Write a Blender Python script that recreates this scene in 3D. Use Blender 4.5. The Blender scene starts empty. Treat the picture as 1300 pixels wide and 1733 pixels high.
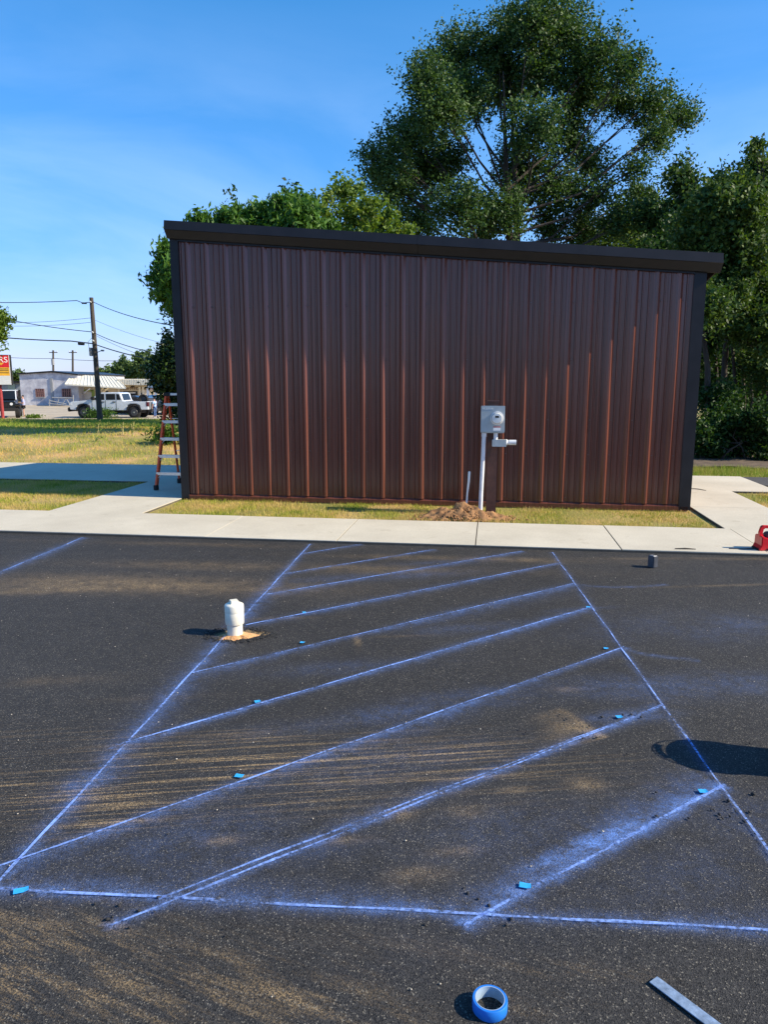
import bpy, bmesh, math, random
import numpy as np
from mathutils import Vector, Matrix
R = math.radians
random.seed(7); rng = np.random.default_rng(7)
S = bpy.context.scene
C = S.collection

# ------------------------------------------------------------------ camera, sky, sun, exposure
CAM_H = 1.85; FPX = 1258.0; PITCH = math.atan(221.0 / FPX)
cam_d = bpy.data.cameras.new('camera'); cam = bpy.data.objects.new('camera', cam_d); C.objects.link(cam)
cam.location = (0, 0, CAM_H); cam.rotation_euler = (math.pi / 2 - PITCH, 0, 0)
cam_d.sensor_fit = 'HORIZONTAL'; cam_d.sensor_width = 36; cam_d.lens = FPX / 1300 * 36
cam_d.clip_start = 0.05; cam_d.clip_end = 6000
S.camera = cam
SUN_EL = 34.0; SUN_AZ = 12.4            # light runs to the left and AZ degrees away from the camera
W = bpy.data.worlds.new('World'); S.world = W; W.use_nodes = True
wn = W.node_tree.nodes; wl = W.node_tree.links; wn.clear()
wo = wn.new('ShaderNodeOutputWorld'); bg = wn.new('ShaderNodeBackground'); sky = wn.new('ShaderNodeTexSky')
sky.sky_type = 'NISHITA'; sky.sun_disc = False
sky.sun_elevation = R(SUN_EL); sky.sun_rotation = R(90 + SUN_AZ)
sky.air_density = 1.15; sky.dust_density = 0.25; sky.ozone_density = 3.2; sky.altitude = 0
bg.inputs[1].default_value = 0.135
tc = wn.new('ShaderNodeTexCoord'); mp = wn.new('ShaderNodeMapping'); mp.inputs[3].default_value = (1.3, 1.3, 5.0); mp.inputs[1].default_value = (.4, .0, 3.1)
nz = wn.new('ShaderNodeTexNoise'); nz.inputs['Scale'].default_value = 1.7; nz.inputs['Detail'].default_value = 7; nz.inputs['Roughness'].default_value = .55; nz.inputs['Distortion'].default_value = .6
rp = wn.new('ShaderNodeValToRGB'); rp.color_ramp.elements[0].position = .36; rp.color_ramp.elements[1].position = .82
rp.color_ramp.elements[1].color = (.75, .75, .75, 1)
mx = wn.new('ShaderNodeMixRGB'); mx.inputs[2].default_value = (3.6, 4.8, 6.6, 1)
wl.new(tc.outputs['Generated'], mp.inputs[0]); wl.new(mp.outputs[0], nz.inputs[0]); wl.new(nz.outputs[0], rp.inputs[0])
tint = wn.new('ShaderNodeMixRGB'); tint.blend_type = 'MULTIPLY'; tint.inputs[0].default_value = 1; tint.inputs[2].default_value = (.38, .74, 1.05, 1); wl.new(sky.outputs[0], tint.inputs[1])
spt = wn.new('ShaderNodeSeparateColor'); cmb = wn.new('ShaderNodeCombineColor'); wl.new(tint.outputs[0], spt.inputs[0])
for ch, (gam, amp) in enumerate(((1.35, .93), (.80, 1.05), (.95, 1.04))):      # grade of the whole sky towards the photograph's blue
    pw = wn.new('ShaderNodeMath'); pw.operation = 'POWER'; pw.inputs[1].default_value = gam; ml = wn.new('ShaderNodeMath'); ml.operation = 'MULTIPLY'; ml.inputs[1].default_value = amp
    wl.new(spt.outputs[ch], pw.inputs[0]); wl.new(pw.outputs[0], ml.inputs[0]); wl.new(ml.outputs[0], cmb.inputs[ch])
sx = wn.new('ShaderNodeSeparateXYZ'); el = wn.new('ShaderNodeMapRange'); el.inputs[1].default_value = .06; el.inputs[2].default_value = .42; el.inputs[3].default_value = 1.0; el.inputs[4].default_value = 0.0
wl.new(tc.outputs['Generated'], sx.inputs[0]); wl.new(sx.outputs[2], el.inputs[0])
ef = wn.new('ShaderNodeMath'); ef.operation = 'MULTIPLY'; wl.new(rp.outputs[0], ef.inputs[0]); wl.new(el.outputs[0], ef.inputs[1])
wl.new(ef.outputs[0], mx.inputs[0]); wl.new(cmb.outputs[0], mx.inputs[1]); wl.new(mx.outputs[0], bg.inputs[0]); wl.new(bg.outputs[0], wo.inputs[0])
sun_d = bpy.data.lights.new('sun', 'SUN'); sun = bpy.data.objects.new('sun', sun_d); C.objects.link(sun)
sun_d.energy = 5.0; sun_d.angle = R(.5); sun_d.color = (1, .88, .67)
LD = Vector((-math.cos(R(SUN_AZ)) * math.cos(R(SUN_EL)), math.sin(R(SUN_AZ)) * math.cos(R(SUN_EL)), -math.sin(R(SUN_EL))))
sun.rotation_euler = LD.to_track_quat('-Z', 'Y').to_euler(); sun.location = (20, -6, 20)
S.view_settings.view_transform = 'Standard'; S.view_settings.look = 'None'; S.view_settings.gamma = 1
S.view_settings.use_curve_mapping = False; S.view_settings.exposure = 0.70
S.render.engine = 'CYCLES'

# ------------------------------------------------------------------ measured geometry (metres)
cp, sp = math.cos(PITCH), math.sin(PITCH)
def ray(x, y):
    v = (866.5 - y) / FPX
    return (x - 650) / FPX, cp + v * sp, v * cp - sp
def G(x, y, z=0.0):                      # point on level ground
    a, b, d = ray(x, y); t = (z - CAM_H) / d
    return Vector((a * t, b * t, z))
def D(x, y, Y):                          # point at distance Y
    a, b, d = ray(x, y); t = Y / b
    return Vector((a * t, Y, CAM_H + d * t))
BO = Vector((-3.1917, 11.7007, 0)); BA = R(-8.2054)
U = Vector((math.cos(BA), math.sin(BA), 0)); V = Vector((-U.y, U.x, 0))
def bf(u, v, z=0.0): return BO + U * u + V * v + Vector((0, 0, z))
def toB(p): q = Vector((p[0], p[1], 0)) - BO; return q.dot(U), q.dot(V)
def PV(x, y, v):                         # (u, z) on the plane parallel to the building front at v
    a, b, d = ray(x, y); o = BO + V * v
    t = (o.x * V.x + o.y * V.y) / (a * V.x + b * V.y)
    p = Vector((a * t, b * t, 0)) - BO
    return p.dot(U), CAM_H + d * t
def ss(a, b, x): t = np.clip((x - a) / (b - a), 0, 1); return t * t * (3 - 2 * t)
def vnoise(x, y, s=1.0, seed=0):
    x = np.asarray(x, float) * s; y = np.asarray(y, float) * s
    xi = np.floor(x); yi = np.floor(y); fx = x - xi; fy = y - yi
    fx = fx * fx * (3 - 2 * fx); fy = fy * fy * (3 - 2 * fy)
    def hsh(a, b): q = np.sin(a * 127.1 + b * 311.7 + seed * 74.7) * 43758.5453; return q - np.floor(q)
    return (hsh(xi, yi) * (1 - fx) + hsh(xi + 1, yi) * fx) * (1 - fy) + (hsh(xi, yi + 1) * (1 - fx) + hsh(xi + 1, yi + 1) * fx) * fy
def terrain(X, Y):
    X = np.asarray(X, float); Y = np.asarray(Y, float)
    pl = np.interp(Y, [16.8, 19, 22.5, 26, 30, 40, 50, 54, 70, 82, 150], [0, .10, .34, .27, .08, -.40, -.70, -.77, -.70, -.60, -.6])
    pr = np.interp(Y, [16, 30, 50, 70, 150], [0, 0, -.7, -.7, -.6])
    w = ss(-6.5, -1.0, X); z = pl * (1 - w) + pr * w
    z = z + (vnoise(X, Y, .5, 3) - .5) * .08 * ss(17, 22, Y)
    vv = (X - BO.x) * V.x + (Y - BO.y) * V.y
    return z - .07 * (1 - ss(-2.75, -2.2, vv)) - .008

# ------------------------------------------------------------------ materials
MATS = {}
def nodes(name):
    m = bpy.data.materials.new(name); m.use_nodes = True; MATS[name] = m
    return m, m.node_tree.nodes, m.node_tree.links, m.node_tree.nodes['Principled BSDF']
def mat(name, col, rough=.6, metal=0, var=.15, scale=6, bump=0, bscale=None, spec=.5, col2=None, coat=0, stretch=None):
    m, n, l, b = nodes(name)
    b.inputs['Roughness'].default_value = rough; b.inputs['Metallic'].default_value = metal
    b.inputs['Specular IOR Level'].default_value = spec; b.inputs['Coat Weight'].default_value = coat
    t = n.new('ShaderNodeTexCoord'); g = n.new('ShaderNodeMapping'); g.inputs[3].default_value = stretch or (1, 1, 1)
    l.new(t.outputs['Object'], g.inputs[0])
    q = n.new('ShaderNodeTexNoise'); q.inputs['Scale'].default_value = scale; q.inputs['Detail'].default_value = 6; q.inputs['Roughness'].default_value = .65
    l.new(g.outputs[0], q.inputs[0])
    c = n.new('ShaderNodeValToRGB'); e = c.color_ramp.elements
    c2 = col2 or tuple(x * (1 - var) for x in col); c1 = col if col2 else tuple(min(1, x * (1 + var)) for x in col)
    e[0].position = .35; e[1].position = .65; e[0].color = (*c2, 1); e[1].color = (*c1, 1)
    l.new(q.outputs[0], c.inputs[0]); l.new(c.outputs[0], b.inputs['Base Color'])
    if bump:
        k = n.new('ShaderNodeTexNoise'); k.inputs['Scale'].default_value = bscale or scale * 5; k.inputs['Detail'].default_value = 4
        l.new(g.outputs[0], k.inputs[0])
        bp = n.new('ShaderNodeBump'); bp.inputs['Strength'].default_value = bump; bp.inputs['Distance'].default_value = .01
        l.new(k.outputs[0], bp.inputs['Height']); l.new(bp.outputs[0], b.inputs['Normal'])
    return m
def leafmat(name, c1, c2, c3, trans=.3, rough=.55):
    m, n, l, b = nodes(name)
    g = n.new('ShaderNodeNewGeometry'); r = n.new('ShaderNodeValToRGB'); e = r.color_ramp.elements
    e[0].color = (*c1, 1); e[1].color = (*c3, 1); e[1].position = 1; k = e.new(.55); k.color = (*c2, 1)
    l.new(g.outputs['Random Per Island'], r.inputs[0]); l.new(r.outputs[0], b.inputs['Base Color'])
    b.inputs['Roughness'].default_value = rough; b.inputs['Specular IOR Level'].default_value = .25
    t = n.new('ShaderNodeBsdfTranslucent'); mm = n.new('ShaderNodeMixRGB'); mm.blend_type = 'MULTIPLY'; mm.inputs[0].default_value = 1; mm.inputs[2].default_value = (1.3, 1.25, .45, 1)
    l.new(r.outputs[0], mm.inputs[1]); l.new(mm.outputs[0], t.inputs[0])
    x = n.new('ShaderNodeMixShader'); x.inputs[0].default_value = trans
    l.new(b.outputs[0], x.inputs[1]); l.new(t.outputs[0], x.inputs[2]); l.new(x.outputs[0], n['Material Output'].inputs[0])
    return m
M_brown = mat('brown_steel', (.125, .040, .025), .23, 0, .40, 4, .03, 40, .55, stretch=(13, 1, .08))  # upright colour streaks: dust film, plus sky-reflection stripes put into the colour
M_brownp = mat('brown_post_paint', (.075, .028, .018), .55, 0, .25, 8, .2, 60)
M_black = mat('black_trim', (.014, .013, .015), .42, 0, .2, 4, .05, spec=.3)
M_roof = mat('roof_steel', (.05, .05, .055), .4, 0, .1, 3)
M_screw = mat('screw_head', (.10, .05, .04), .35, .3)
M_conc = None
M_white = mat('white_plastic', (.80, .77, .68), .4, 0, .05, 6, .05)
M_pvc = mat('cream_pvc', (.74, .70, .58), .35, 0, .06, 9, .03)
M_conduit = mat('grey_conduit', (.62, .63, .64), .45, 0, .1, 12)
M_steel = mat('meter_box_steel', (.36, .40, .41), .45, .15, .08, 10, .05)
M_alu = mat('aluminium', (.62, .63, .64), .35, .8, .1, 12)
M_flatbar = mat('steel_bar', (.30, .38, .48), .42, .45, .34, 30, .1, 90, stretch=(1, 1, 1))
M_orange = mat('orange_fibreglass', (.85, .115, .03), .5, 0, .12, 10)
M_rubber = mat('black_rubber', (.012, .012, .013), .75, 0, .2, 20)
M_red = mat('red_plastic', (.72, .014, .022), .35, 0, .1, 12, coat=.2)
M_darkmetal = mat('dark_grey_metal', (.10, .11, .13), .35, .5, .2, 20)
M_tape = mat('blue_tape', (.012, .17, .62), .5, 0, .08, 25)
M_tape2 = mat('tape_piece_blue', (.03, .36, .75), .6, 0, .12, 60)
M_core = mat('card_core', (.30, .40, .52), .6, 0, .15, 30)
M_clay = mat('clay', (.66, .38, .17), .95, 0, .3, 22, .7, 80, col2=(.45, .22, .09))
M_clod = mat('clay_clod', (.36, .19, .08), .95, 0, .35, 9, .5, 60, col2=(.16, .08, .034))
M_crumb = mat('asphalt_crumb', (.02, .02, .021), .85, 0, .4, 60)
M_pebble = mat('pale_pebble', (.45, .40, .32), .8, 0, .3, 40)
M_wood = mat('weathered_pole', (.070, .058, .045), .9, 0, .35, 7, .5, 30, stretch=(6, 6, .5))
M_wire = mat('wire_black', (.02, .022, .025), .6)
M_glass = mat('dark_glass', (.010, .014, .020), .18, 0, .2, 2, spec=.25)
M_truck = mat('white_truck_paint', (.62, .66, .70), .3, 0, .05, 3, coat=.5)
M_blackpaint = mat('black_car_paint', (.010, .011, .014), .25, 0, .1, 3, coat=.6)
M_tyre = mat('tyre_rubber', (.014, .014, .014), .85, 0, .2, 15)
M_rim = mat('wheel_rim', (.07, .07, .075), .4, .5, .2, 15)
M_chrome = mat('chrome', (.6, .6, .6), .2, .9, .05, 10)
M_lamp = mat('headlamp_lens', (.65, .68, .7), .15, 0, .05, 10, spec=.8)
M_taillamp = mat('tail_lamp_red', (.10, .012, .014), .3, 0, .05, 10)
M_block = mat('painted_block', (.66, .65, .66), .85, 0, .1, 1.2, .2, 12, col2=(.34, .33, .37))
M_cream = mat('cream_siding', (.66, .57, .40), .75, 0, .06, 3, .1, 10)
M_canopy = mat('cream_metal_roof', (.72, .68, .56), .5, 0, .06, 2)
M_bluegable = mat('pale_blue_siding', (.33, .46, .66), .7, 0, .06, 3)
M_whitep = mat('white_paint', (.76, .76, .74), .6, 0, .05, 4)
M_greenp = mat('green_paint', (.30, .42, .10), .6)
M_greyb = mat('grey_siding', (.28, .29, .30), .8, 0, .15, 2)
M_signred = mat('sign_red', (.55, .012, .02), .45, 0, .08, 4)
M_signyel = mat('sign_yellow', (.72, .38, .03), .45, 0, .10, 4)
M_signgrey = mat('sign_letterboard', (.55, .57, .58), .5, 0, .05, 4)
M_letter = mat('sign_letter_black', (.02, .018, .014), .6)
M_skin = mat('skin', (.50, .28, .20), .5, 0, .06, 9)
M_hair = mat('hair_dark', (.012, .010, .010), .6)
M_tee = mat('shirt_lavender_grey', (.36, .38, .56), .8, 0, .1, 8)
M_shorts = mat('shorts_black', (.012, .012, .015), .8)
M_tee2 = mat('shirt_light_blue', (.36, .52, .75), .8, 0, .1, 8)
M_jeans = mat('jeans_blue', (.05, .10, .24), .85, 0, .2, 12)
M_bark = mat('bark', (.085, .068, .052), .95, 0, .35, 3, .6, 14, stretch=(3, 3, .6))
M_barkd = mat('bark_dark', (.045, .036, .028), .95, 0, .35, 3, .6, 14, stretch=(3, 3, .6))
M_oak = leafmat('leaf_oak', (.022, .056, .016), (.046, .102, .025), (.095, .165, .046), .32)
M_dense = leafmat('leaf_dense', (.022, .075, .010), (.055, .140, .016), (.12, .23, .035), .28)
M_bright = leafmat('leaf_bright', (.055, .11, .014), (.11, .19, .026), (.20, .27, .05), .40)
M_wood_leaf = leafmat('leaf_woodland', (.026, .060, .014), (.052, .105, .020), (.105, .165, .038), .32)
M_magn = leafmat('leaf_magnolia', (.010, .028, .007), (.018, .042, .010), (.040, .075, .018), .12, .35)
M_far = leafmat('leaf_far', (.06, .11, .035), (.09, .15, .045), (.13, .19, .06), .3)
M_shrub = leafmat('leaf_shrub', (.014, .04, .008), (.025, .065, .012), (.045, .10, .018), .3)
M_weed = leafmat('leaf_weed', (.03, .075, .010), (.05, .12, .015), (.09, .16, .03), .3)

def grassmat(name, greens, straws, k):
    m, n, l, b = nodes(name)
    g = n.new('ShaderNodeNewGeometry'); t = n.new('ShaderNodeTexCoord')
    q = n.new('ShaderNodeTexNoise'); q.inputs['Scale'].default_value = k; q.inputs['Detail'].default_value = 4; l.new(t.outputs['Object'], q.inputs[0])
    a = n.new('ShaderNodeMath'); a.operation = 'MULTIPLY_ADD'; a.inputs[1].default_value = .34; l.new(g.outputs['Random Per Island'], a.inputs[0]); l.new(q.outputs[0], a.inputs[2])
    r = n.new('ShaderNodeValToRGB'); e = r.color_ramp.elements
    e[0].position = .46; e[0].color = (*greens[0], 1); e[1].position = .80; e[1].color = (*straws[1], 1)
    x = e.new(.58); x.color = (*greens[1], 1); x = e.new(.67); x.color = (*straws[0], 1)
    l.new(a.outputs[0], r.inputs[0]); l.new(r.outputs[0], b.inputs['Base Color']); b.inputs['Roughness'].default_value = .7
    b.inputs['Specular IOR Level'].default_value = .2
    tr = n.new('ShaderNodeBsdfTranslucent'); l.new(r.outputs[0], tr.inputs[0])
    s = n.new('ShaderNodeMixShader'); s.inputs[0].default_value = .25; l.new(b.outputs[0], s.inputs[1]); l.new(tr.outputs[0], s.inputs[2]); l.new(s.outputs[0], n['Material Output'].inputs[0])
    return m
M_grassA = grassmat('grass_verge', ((.17, .25, .018), (.36, .39, .04)), ((.52, .42, .11), (.58, .42, .16)), 1.6)
M_grassB = grassmat('grass_bank', ((.18, .30, .02), (.38, .43, .04)), ((.60, .45, .11), (.66, .42, .13)), .45)
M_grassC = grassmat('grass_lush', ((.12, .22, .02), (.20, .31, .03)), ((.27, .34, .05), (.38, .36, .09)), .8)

def groundmat():
    m, n, l, b = nodes('soil_and_grass')
    t = n.new('ShaderNodeTexCoord'); q = n.new('ShaderNodeTexNoise'); q.inputs['Scale'].default_value = .7; q.inputs['Detail'].default_value = 8; l.new(t.outputs['Object'], q.inputs[0])
    r = n.new('ShaderNodeValToRGB'); e = r.color_ramp.elements; e[0].position = .35; e[0].color = (.18, .18, .03, 1); e[1].position = .66; e[1].color = (.52, .32, .13, 1)
    x = e.new(.5); x.color = (.30, .24, .07, 1)
    l.new(q.outputs[0], r.inputs[0]); l.new(r.outputs[0], b.inputs['Base Color']); b.inputs['Roughness'].default_value = .95
    k = n.new('ShaderNodeTexNoise'); k.inputs['Scale'].default_value = 25; k.inputs['Detail'].default_value = 5; l.new(t.outputs['Object'], k.inputs[0])
    bp = n.new('ShaderNodeBump'); bp.inputs['Strength'].default_value = .7; bp.inputs['Distance'].default_value = .04; l.new(k.outputs[0], bp.inputs['Height']); l.new(bp.outputs[0], b.inputs['Normal'])
    return m
M_ground = groundmat()
M_gravel = mat('pale_gravel', (.46, .38, .27), .95, 0, .2, .6, .4, 30, col2=(.34, .29, .22))
M_litter = mat('leaf_litter', (.10, .07, .045), .95, 0, .4, 3, .6, 40)
def concmat():
    m, n, l, b = nodes('concrete')
    t = n.new('ShaderNodeTexCoord')
    def noise(s, d, r=.6):
        q = n.new('ShaderNodeTexNoise'); q.inputs['Scale'].default_value = s; q.inputs['Detail'].default_value = d; q.inputs['Roughness'].default_value = r; l.new(t.outputs['Object'], q.inputs[0]); return q
    a = noise(.9, 6); f = noise(60, 3)
    r = n.new('ShaderNodeValToRGB'); e = r.color_ramp.elements; e[0].position = .32; e[0].color = (.50, .455, .36, 1); e[1].position = .68; e[1].color = (.61, .56, .45, 1)
    l.new(a.outputs[0], r.inputs[0])
    mm = n.new('ShaderNodeMixRGB'); mm.blend_type = 'MULTIPLY'; mm.inputs[0].default_value = 1
    r2 = n.new('ShaderNodeValToRGB'); e = r2.color_ramp.elements; e[0].position = .3; e[0].color = (.84, .84, .84, 1); e[1].position = .7; e[1].color = (1.0, 1.0, 1.0, 1)
    l.new(f.outputs[0], r2.inputs[0]); l.new(r.outputs[0], mm.inputs[1]); l.new(r2.outputs[0], mm.inputs[2])
    st = noise(2.6, 8, .75); r3 = n.new('ShaderNodeValToRGB'); e = r3.color_ramp.elements; e[0].position = .27; e[0].color = (.70, .66, .60, 1); e[1].position = .40; e[1].color = (1, 1, 1, 1)
    m3 = n.new('ShaderNodeMixRGB'); m3.blend_type = 'MULTIPLY'; m3.inputs[0].default_value = 1; l.new(st.outputs[0], r3.inputs[0]); l.new(mm.outputs[0], m3.inputs[1]); l.new(r3.outputs[0], m3.inputs[2])
    l.new(m3.outputs[0], b.inputs['Base Color']); b.inputs['Roughness'].default_value = .85
    g = n.new('ShaderNodeMapping'); g.inputs[3].default_value = (2, 60, 2); l.new(t.outputs['Object'], g.inputs[0])
    w = n.new('ShaderNodeTexNoise'); w.inputs['Scale'].default_value = 4; l.new(g.outputs[0], w.inputs[0])
    bp = n.new('ShaderNodeBump'); bp.inputs['Strength'].default_value = .25; bp.inputs['Distance'].default_value = .006; l.new(w.outputs[0], bp.inputs['Height']); l.new(bp.outputs[0], b.inputs['Normal'])
    return m
M_conc = concmat()
M_joint = mat('joint_dirt', (.085, .075, .06), .95, 0, .2, 8)

def asphaltmat():
    m, n, l, b = nodes('asphalt')
    t = n.new('ShaderNodeTexCoord')
    def noise(s, d=4, r=.6, scl=None, rot=0):
        q = n.new('ShaderNodeTexNoise'); q.inputs['Scale'].default_value = s; q.inputs['Detail'].default_value = d; q.inputs['Roughness'].default_value = r
        if scl:
            g0 = n.new('ShaderNodeMapping'); g0.inputs[2].default_value = (0, 0, -rot); l.new(t.outputs['Object'], g0.inputs[0])
            g = n.new('ShaderNodeMapping'); g.inputs[3].default_value = scl; l.new(g0.outputs[0], g.inputs[0]); l.new(g.outputs[0], q.inputs[0])
        else: l.new(t.outputs['Object'], q.inputs[0])
        return q
    def ramp(src, p0, c0, p1, c1):
        r = n.new('ShaderNodeValToRGB'); e = r.color_ramp.elements; e[0].position = p0; e[1].position = p1
        c0 = c0 if isinstance(c0, tuple) else (c0,) * 3; c1 = c1 if isinstance(c1, tuple) else (c1,) * 3
        e[0].color = (*c0, 1); e[1].color = (*c1, 1); l.new(src, r.inputs[0]); return r.outputs[0]
    def mix(bl, f, a, c):
        x = n.new('ShaderNodeMixRGB'); x.blend_type = bl
        for i, s in ((0, f), (1, a), (2, c)):
            if isinstance(s, (int, float)): x.inputs[i].default_value = s
            elif isinstance(s, tuple): x.inputs[i].default_value = (*s, 1)
            else: l.new(s, x.inputs[i])
        return x.outputs[0]
    def math_(op, a, c):
        x = n.new('ShaderNodeMath'); x.operation = op; x.use_clamp = True
        for i, s in ((0, a), (1, c)):
            if isinstance(s, (int, float)): x.inputs[i].default_value = s
            else: l.new(s, x.inputs[i])
        return x.outputs[0]
    def attr(nm): x = n.new('ShaderNodeAttribute'); x.attribute_name = nm; return x.outputs['Fac']
    vo = n.new('ShaderNodeTexVoronoi'); vo.inputs['Scale'].default_value = 235; l.new(t.outputs['Object'], vo.inputs['Vector'])
    sep = n.new('ShaderNodeSeparateColor'); l.new(vo.outputs['Color'], sep.inputs[0])
    stone = ramp(sep.outputs[0], .0, (.008, .008, .0085), .95, (.048, .046, .044))
    pale = ramp(sep.outputs[1], .95, 0.0, .965, 1.0)
    base = mix('MIX', pale, stone, (.17, .155, .125))
    big = noise(.55, 6, .6); base = mix('MULTIPLY', 1.0, base, ramp(big.outputs[0], .3, .80, .7, 1.18))
    mid = noise(7, 6, .7); base = mix('MULTIPLY', 1.0, base, ramp(mid.outputs[0], .3, .82, .7, 1.15))
    # scuffs: thin pale marks
    sc = noise(2.2, 9, .8, (1, 5, 1), R(10)); base = mix('MIX', ramp(sc.outputs[0], .63, 0.0, .76, .5), base, (.15, .14, .12))
    # tracked clay: streaks in two directions, grains
    gr = noise(90, 2, .6)
    s1 = noise(3.0, 7, .72, (.26, 11, 1), R(7)); s2 = noise(3.0, 8, .78, (.7, 6, 1), R(-24))
    f1 = math_('MULTIPLY', attr('clay_a'), ramp(s1.outputs[0], .50, 0.0, .64, 1.0))
    f2 = math_('MULTIPLY', attr('clay_b'), ramp(s2.outputs[0], .46, 0.0, .68, .95))
    f3 = math_('MULTIPLY', attr('clay_c'), ramp(mid.outputs[0], .30, 0.15, .7, 1.0))
    fc = math_('ADD', math_('ADD', f1, f2), f3)
    fc = math_('MULTIPLY', fc, ramp(sep.outputs[2], .35, .10, .80, 1.0))
    base = mix('MIX', fc, base, (.40, .28, .14))
    # blue chalk dust
    wsp = noise(9, 9, .8, (1, 1, 1))
    dust = math_('MULTIPLY', attr('chalk'), ramp(sep.outputs[2], .10, .30, .80, 1.0))
    dust = math_('MULTIPLY', dust, ramp(wsp.outputs[0], .36, .12, .62, 1.3))
    base = mix('MIX', dust, base, (.15, .30, .74))
    l.new(base, b.inputs['Base Color']); b.inputs['Roughness'].default_value = .8; b.inputs['Specular IOR Level'].default_value = .3
    bp = n.new('ShaderNodeBump'); bp.inputs['Strength'].default_value = .55; bp.inputs['Distance'].default_value = .004
    h = mix('ADD', 1.0, vo.outputs['Distance'], sep.outputs[2]); l.new(h, bp.inputs['Height']); l.new(bp.outputs[0], b.inputs['Normal'])
    return m
M_asph = asphaltmat()
def chalkmat():
    m, n, l, b = nodes('blue_chalk')
    b.inputs['Base Color'].default_value = (.26, .43, .95, 1); b.inputs['Roughness'].default_value = .9
    t = n.new('ShaderNodeTexCoord'); q = n.new('ShaderNodeTexNoise'); q.inputs['Scale'].default_value = 70; q.inputs['Detail'].default_value = 3; l.new(t.outputs['Object'], q.inputs[0])
    q2 = n.new('ShaderNodeTexNoise'); q2.inputs['Scale'].default_value = 3; l.new(t.outputs['Object'], q2.inputs[0])
    a = n.new('ShaderNodeMath'); a.operation = 'ADD'; l.new(q.outputs[0], a.inputs[0]); l.new(q2.outputs[0], a.inputs[1])
    r = n.new('ShaderNodeValToRGB'); r.color_ramp.elements[0].position = .40; r.color_ramp.elements[1].position = .62; r.color_ramp.elements[1].color = (.85, .85, .85, 1)
    h = n.new('ShaderNodeMath'); h.operation = 'MULTIPLY'; h.inputs[1].default_value = .5; l.new(a.outputs[0], h.inputs[0]); l.new(h.outputs[0], r.inputs[0])
    tr = n.new('ShaderNodeBsdfTransparent'); x = n.new('ShaderNodeMixShader'); l.new(r.outputs[0], x.inputs[0]); l.new(tr.outputs[0], x.inputs[1]); l.new(b.outputs[0], x.inputs[2]); l.new(x.outputs[0], n['Material Output'].inputs[0])
    return m
M_chalk = chalkmat()

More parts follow.
